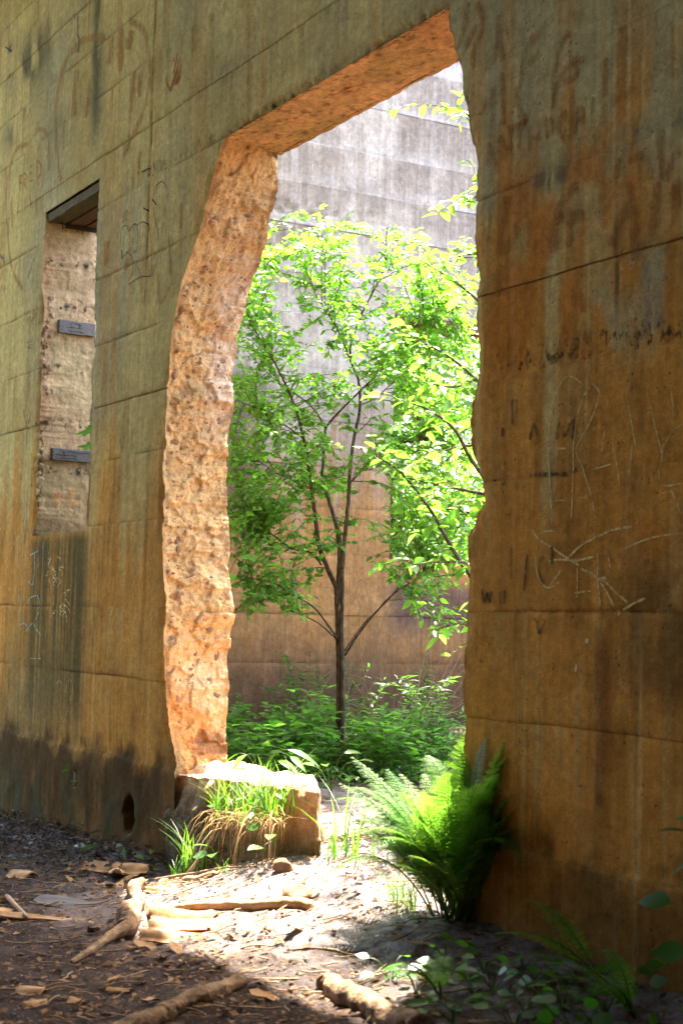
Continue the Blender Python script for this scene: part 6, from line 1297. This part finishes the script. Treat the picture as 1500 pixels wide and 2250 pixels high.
# ------------------------------------------------------------------ fallen wood, bark, stones
def log(name, pts, radii, mat, label, cat, sides=26, n=90, seed=0, sink=0.0, knob=.22, flat=False):
    P = smooth_path(pts, n); R = np.interp(np.linspace(0, 1, n), np.linspace(0, 1, len(radii)), radii)
    gz = ground_z(P[:, 0], P[:, 1])
    P[:, 2] = gz + R * .45 - sink if flat else np.maximum(P[:, 2], gz + R * .55)
    P = P + .25 * R[:, None] * (np.stack([fbm(np.arange(n) * .12, 1.0, 0, 730 + seed, 3), fbm(np.arange(n) * .12, 4.0, 0, 731 + seed, 3), fbm(np.arange(n) * .12, 7.0, 0, 732 + seed, 3)], 1) - .5) * 2
    R = R * (1 + .25 * (fbm(np.arange(n) * .22, 2.0, 0, 733 + seed, 3) - .5)); R[0] *= .7; R[-1] *= .7
    def bk(V):
        th = np.linspace(0, 2 * np.pi, V.shape[1], endpoint=False)[None, :]; si = np.arange(V.shape[0])[:, None]
        rid = fbm(np.cos(th) * 2.6 + 5 + 0 * si, np.sin(th) * 2.6 + 5 + 0 * si, si * .09 + 1 + 0 * th, 740 + seed, 4, .62) - .5
        peel = ss(.5, .56, fbm(np.cos(th) * 1.2 + 9 + 0 * si, np.sin(th) * 1.2 + 9 + 0 * si, si * .11 + 2 + 0 * th, 750 + seed, 3)) - .5
        return 1 + knob * 1.5 * rid + .09 * peel
    V, F = tube(P, R, sides, True, bk)
    return obj(name, mesh(name, V, F, mat), label=label, cat=cat)
log('fallen_log', [(-4.25, -2.0, .06), (-4.61, -1.44, .07), (-4.74, -1.26, .08), (-4.93, -.95, .09)], [.032, .034, .036, .034, .028], M_LOGB, 'bent barky log lying in shade at the bottom edge', 'log', seed=1, flat=True)
log('stick', [(-4.5, -1.55, .03), (-4.68, -1.32, .04), (-4.83, -1.07, .05)], [.014, .013, .010], M_STICK, 'thin stick lying beside the bent log', 'stick', 8, seed=2)
log('fallen_log', [(-4.74, -.72, .13), (-4.4, -.78, .13), (-3.95, -.84, .14)], [.034, .044, .04, .042], M_LOGB, 'thick weathered log half in sun at the lower right', 'log', seed=3, flat=True)
log('pole', [(-6.3, -.69, .09), (-5.84, -.53, .16), (-5.49, -.36, .21)], [.018, .022, .024], M_LOG, 'pale straight pole lying across the sunny soil', 'pole', 12, seed=4, knob=.05)
log('root', [(-6.86, -.52, .10), (-6.7, -.62, .11), (-6.42, -.71, .10), (-6.22, -.84, .10), (-6.08, -.9, .08), (-6.0, -1.0, .06), (-5.74, -1.27, .03)], [.034, .03, .03, .05, .045, .02, .010], M_LOGB, 'pale forked root at the edge of the sunlight with a tapering tail', 'root', seed=5, knob=.3)
log('stick', [(-5.39, -.61, .13), (-5.58, -.49, .18)], [.011, .010], M_LOG, 'short pale stick stub on the sunny soil', 'stick', 8, 12, 6)
log('stick', [(-7.05, -.2, .1), (-6.95, -.16, .22), (-6.82, -.15, .36)], [.007, .006, .004], M_STICK, 'thin pale stick leaning against the front of the block', 'stick', 6, 16, 7)
log('root', [(-7.2, -.3, .06), (-6.95, -.22, .12), (-6.6, -.22, .2), (-6.3, -.2, .25)], [.008, .007, .006, .004], M_STICK, 'thin crooked root along the foot of the block', 'root', 6, 30, 8, knob=.2)
log('stick', [(-6.15, -.3, .2), (-6.3, -.12, .28)], [.006, .004], M_STICK, 'small twig beside the right foot of the block', 'stick', 6, 12, 9)
log('stick', [(-6.75, -.35, .1), (-6.5, -.33, .12)], [.02, .016], M_STICK, 'broken dark stick end on the sunny soil before the block', 'stick', 10, 16, 10)
log('stick', [(-5.2, -.62, .1), (-4.85, -.45, .12)], [.006, .004], M_STICK, 'long thin twig on the sunny soil before the fern', 'stick', 6, 16, 11)
log('stick', [(-7.2, -1.05, .03), (-6.6, -1.15, .04)], [.012, .008], M_STICK, 'flat grey stick in the shaded litter on the left', 'stick', 8, 16, 12)

def bark(name, loc, L, W, curl, rotz, tilt, label, cat, seed, mat=M_PEEL, lift=.012):
    r = np.random.RandomState(seed)
    s = np.linspace(-.5, .5, 22); w = np.linspace(-1, 1, 11)
    S, Wd = np.meshgrid(s, w, indexing='ij')
    half = W * .5 * (1 - .35 * np.abs(2 * S) ** 2.5) * (1 + .35 * (fbm(S * 7 + seed, Wd * 0 + seed, 0, seed, 3) - .5))
    jag = .10 * L * (fbm(Wd * 3 + 5, S * 0 + np.sign(S) * 3, 0, seed + 2, 3) - .5) * np.abs(2 * S) ** 3
    x = S * L + jag; y = Wd * half
    z = curl * W * (Wd ** 2 - .3) + .04 * L * (fbm(S * 4, Wd * 2, 0, seed + 4, 3) - .5) + tilt * S * L
    top = np.stack([x, y, z], -1).reshape(-1, 3); bot = top - [0, 0, .006]
    F1 = grid_faces(22, 11); F2 = grid_faces(22, 11, 242, True)
    idx = np.arange(242).reshape(22, 11)
    rim = np.r_[idx[0, :], idx[1:, -1], idx[-1, -2::-1], idx[-2:0:-1, 0]]; nx_ = np.roll(rim, -1)
    F3 = np.stack([rim, rim + 242, nx_ + 242, nx_], 1)
    me = mesh(name, np.vstack([top, bot]), np.vstack([F1, F2, F3]), mat)
    gz = float(ground_z(loc[0], loc[1]))
    o = obj(name, me, label=label, cat=cat, loc=(loc[0], loc[1], gz + lift + max(0, curl) * .2 * W))
    o.rotation_euler = (r.uniform(-.12, .12), r.uniform(-.08, .08), rotz)
    return o
bark('bark_strip', (-5.94, -.72), .30, .10, -.5, .7, .0, 'uppermost curled bark strip in the sunny pile', 'bark', 1, lift=.045)
bark('bark_strip', (-5.82, -.74), .34, .12, -.3, .85, .0, 'wide bark strip in the middle of the sunny pile', 'bark', 2, lift=.028)
bark('bark_strip', (-5.76, -.81), .32, .09, -.4, .95, .0, 'lowest bark strip of the sunny pile nearest the shade', 'bark', 3, lift=.014)
bark('bark_strip', (-7.72, -.30), .42, .13, -.28, .6, .05, 'long curved bark slab in the shaded litter below the footing', 'bark', 4, lift=.05)
bark('bark_strip', (-7.55, -.36), .22, .09, -.25, -.4, .2, 'short upturned bark piece beside the curved slab', 'bark', 5, lift=.05)
bark('bark_strip', (-7.78, -.78), .20, .12, -.25, .2, .05, 'tan bark flake lying at the far left edge', 'bark', 6, lift=.03)
bark('bark_strip', (-6.62, -1.05), .55, .07, -.2, .95, .0, 'long narrow bark splinter on the shaded soil', 'bark', 7)
bark('bark_strip', (-6.95, -1.15), .45, .06, -.2, .9, .0, 'faded bark splinter nearest the left edge', 'bark', 8)
bark('bark_strip', (-5.36, -1.55), .13, .07, -.4, .4, .1, 'tan bark chip on the black soil at lower left', 'bark', 9)
bark('bark_strip', (-5.12, -1.62), .08, .06, -.3, 1.4, .0, 'small square bark chip at the lower left', 'bark', 10)
bark('bark_strip', (-5.15, -1.31), .10, .025, -.4, .6, .0, 'slim curled bark chip in the dark foreground', 'bark', 11)
bark('bark_strip', (-5.05, -1.5), .07, .05, -.3, .3, .0, 'tiny pinkish bark chip near the bottom edge', 'bark', 12)
bark('bark_strip', (-6.6, -.5), .25, .05, -.4, .5, .0, 'narrow bark sliver beside the pale root', 'bark', 13)
bark('flat_stone', (-6.9, -.86), .30, .20, -.08, .6, .0, 'flat grey stone sunk in the shaded soil', 'stone', 14, M_DARKSTONE, .012)
# crisp dead leaves one can count
def dead_leaf_mesh(seed):
    r = np.random.RandomState(seed); n = 14
    V = [(0, 0, .012)]
    for i in range(n):
        a = i / n * 6.283; q = (.5 + .25 * math.cos(a) ** 2) * r.uniform(.72, 1.15)
        V.append((q * math.cos(a) * 1.25, q * math.sin(a) * .8, .22 * abs(math.sin(a)) ** 2 * r.uniform(.3, 1.2) + r.uniform(-.04, .08)))
    return mesh('dead_leaf', np.array(V), np.array([(0, 1 + i, 1 + (i + 1) % n) for i in range(n)]), M_PEEL)
DL = [dead_leaf_mesh(i) for i in range(5)]
spots = [(-5.38, -.97), (-5.5, -1.0), (-7.35, -.42), (-7.42, -.5), (-7.28, -.36), (-7.6, -.6), (-7.5, -.3), (-7.2, -.55), (-7.85, -.5), (-8.0, -.45), (-6.35, -.95), (-6.2, -1.0), (-5.28, -1.28), (-5.6, -.9), (-5.75, -.95), (-5.6, -.75), (-5.2, -.9), (-4.75, -.95), (-4.9, -1.3), (-8.3, -.35), (-8.1, -.25), (-7.1, -.3), (-6.9, -.35), (-5.6, -.3), (-5.45, -.2), (-5.3, -.55)]
for i, (x, y) in enumerate(spots):
    o = obj('dead_leaf', DL[i % 5], label='crisp brown dead leaf lying on the soil', cat='leaf', group='larger dead leaves on the ground', loc=(x, y, float(ground_z(x, y)) + .012))
    s = r.uniform(.035, .07); o.scale = (s, s, s); o.rotation_euler = (r.uniform(-.35, .35), r.uniform(-.35, .35), r.uniform(0, 6.28))
def rock(name, loc, size, label, seed, mat=M_ROCK):
    me = ico_mesh(name, mat, seed, 4, .05)
    n_ = len(me.vertices); co = np.empty(n_ * 3, np.float32); me.vertices.foreach_get('co', co); co = co.reshape(-1, 3)
    k = 1 + .35 * (fbm(co[:, 0] * 1.6 + seed, co[:, 1] * 1.6, co[:, 2] * 1.6 + 5, 801, 4) - .5)
    me.vertices.foreach_set('co', (co * k[:, None]).astype(np.float32).ravel()); me.polygons.foreach_set('use_smooth', np.ones(len(me.polygons), bool))
    o = obj(name, me, label=label, cat='stone', loc=(loc[0], loc[1], float(ground_z(loc[0], loc[1])) + size[2] * .35)); o.scale = size; o.rotation_euler = (0, 0, seed)
rock('rock', (-5.67, -.33), (.07, .09, .04), 'lumpy clay rock on the sunny soil before the block', 61)
rock('rock', (-6.5, -.32), (.03, .035, .022), 'small pale pebble before the block', 62)
rock('rock', (-5.62, .2), (.06, .09, .04), 'flat rock at the back of the doorway right of the block', 63)
rock('rock', (-6.05, -.2), (.05, .06, .04), 'dark stone in the litter by the end of the block', 64)
# litter nobody could count
def litter(n, xr, yr, sz, cols, seed, dens=None, mat=M_DRY, T=SIMPLE, lift=.008):
    r = np.random.RandomState(seed)
    x = r.uniform(*xr, n); y = r.uniform(*yr, n)
    if dens is not None:
        k = r.rand(n) < dens(x, y); x, y = x[k], y[k]; n = len(x)
    P = np.stack([x, y, ground_z(x, y) + r.uniform(0, lift, n)], 1)
    c = np.array(cols)[r.randint(len(cols), size=n)] * r.uniform(.6, 1.25, (n, 1))
    return cloud(T, P, r.randn(n, 3) * [1, 1, .22], r.randn(n, 3) * .33 + [0, 0, 1], r.uniform(*sz, n), c)
brown = [(.15, .085, .045), (.09, .055, .033), (.24, .14, .07), (.05, .034, .025), (.18, .095, .042)]
Ls = [litter(9000, (-9.5, -3.6), (-1.9, -.05), (.015, .05), brown, 1, lambda x, y: .25 + .75 * ss(.42, .6, fbm(x * 2, y * 2, 0, 811, 3)), lift=.012),
      litter(5200, (-11.3, -7.6), (-.7, -.03), (.02, .06), [(.07, .055, .045), (.045, .036, .03), (.10, .075, .06)], 2, lambda x, y: ss(-.75, -.15, y) * .9 + .1, lift=.09),
      litter(2400, (-7.2, -5.0), (-.1, 1.2), (.012, .035), brown, 3)]
V = np.vstack([l[0] for l in Ls]); off = np.cumsum([0] + [len(l[0]) for l in Ls[:-1]])
F = np.vstack([l[1][0] + o for l, o in zip(Ls, off)])
obj('leaf_litter', mesh('leaf_litter', V, F, M_DRY, np.vstack([l[2] for l in Ls])), label='brown leaf litter scattered over the soil', cat='litter', kind='stuff')
parts = []
r = np.random.RandomState(5)
for i in range(900):
    x, y = r.uniform(-8.8, -3.8), r.uniform(-1.8, .9); a = r.uniform(0, 3.14) if r.rand() < .4 else r.normal(.8, .4); L = r.uniform(.03, .16)
    if y > -.02 and (x < -7.3 or x > -5.1): continue
    k = np.linspace(-.5, .5, 4); px = x + np.cos(a) * L * k; py = y + np.sin(a) * L * k + r.uniform(-.01, .01, 4)
    parts.append(tube(np.stack([px, py, ground_z(px, py) + .006 + r.uniform(0, .008, 4)], 1), r.uniform(.001, .0035), 4, False))
V, F = merge(parts); obj('fallen_twigs', mesh('fallen_twigs', V, F, M_STICK), label='fine fallen twigs strewn over the soil', cat='twigs', kind='stuff')
# bits of gravel washed into the doorway
V0 = np.array([(1, 0, 0), (-.8, .6, 0), (-.8, -.6, 0), (.1, .1, .8), (.2, -.9, .1), (.1, .9, .1)], float)
F0 = np.array([(0, 5, 3), (5, 1, 3), (1, 2, 3), (2, 4, 3), (4, 0, 3)])
n = 3600; x = r.uniform(-7.3, -5.0, n); y = r.normal(.02, .28, n); k = (y < 1.1) & (y > -.6); x, y = x[k], y[k]; n = len(x)
s = r.uniform(.003, .009, n) * np.where(r.rand(n) < .08, 1.8, 1); a = r.uniform(0, 6.28, n)
Vx = x[:, None] + s[:, None] * (V0[None, :, 0] * np.cos(a)[:, None] - V0[None, :, 1] * np.sin(a)[:, None])
Vy = y[:, None] + s[:, None] * (V0[None, :, 0] * np.sin(a)[:, None] + V0[None, :, 1] * np.cos(a)[:, None])
Vz = (ground_z(x, y) - .002)[:, None] + s[:, None] * V0[None, :, 2]
F = (F0[None] + (np.arange(n) * 6)[:, None, None]).reshape(-1, 3)
obj('gravel', mesh('gravel', np.stack([Vx, Vy, Vz], -1).reshape(-1, 3), F, simple('pale_gravel', (.26, .22, .2), (.55, .5, .47), 30, rough=.35, spec=.6, obj_space=False), smooth=False), label='pale gravel washed over the damp soil of the doorway', cat='gravel', kind='stuff')
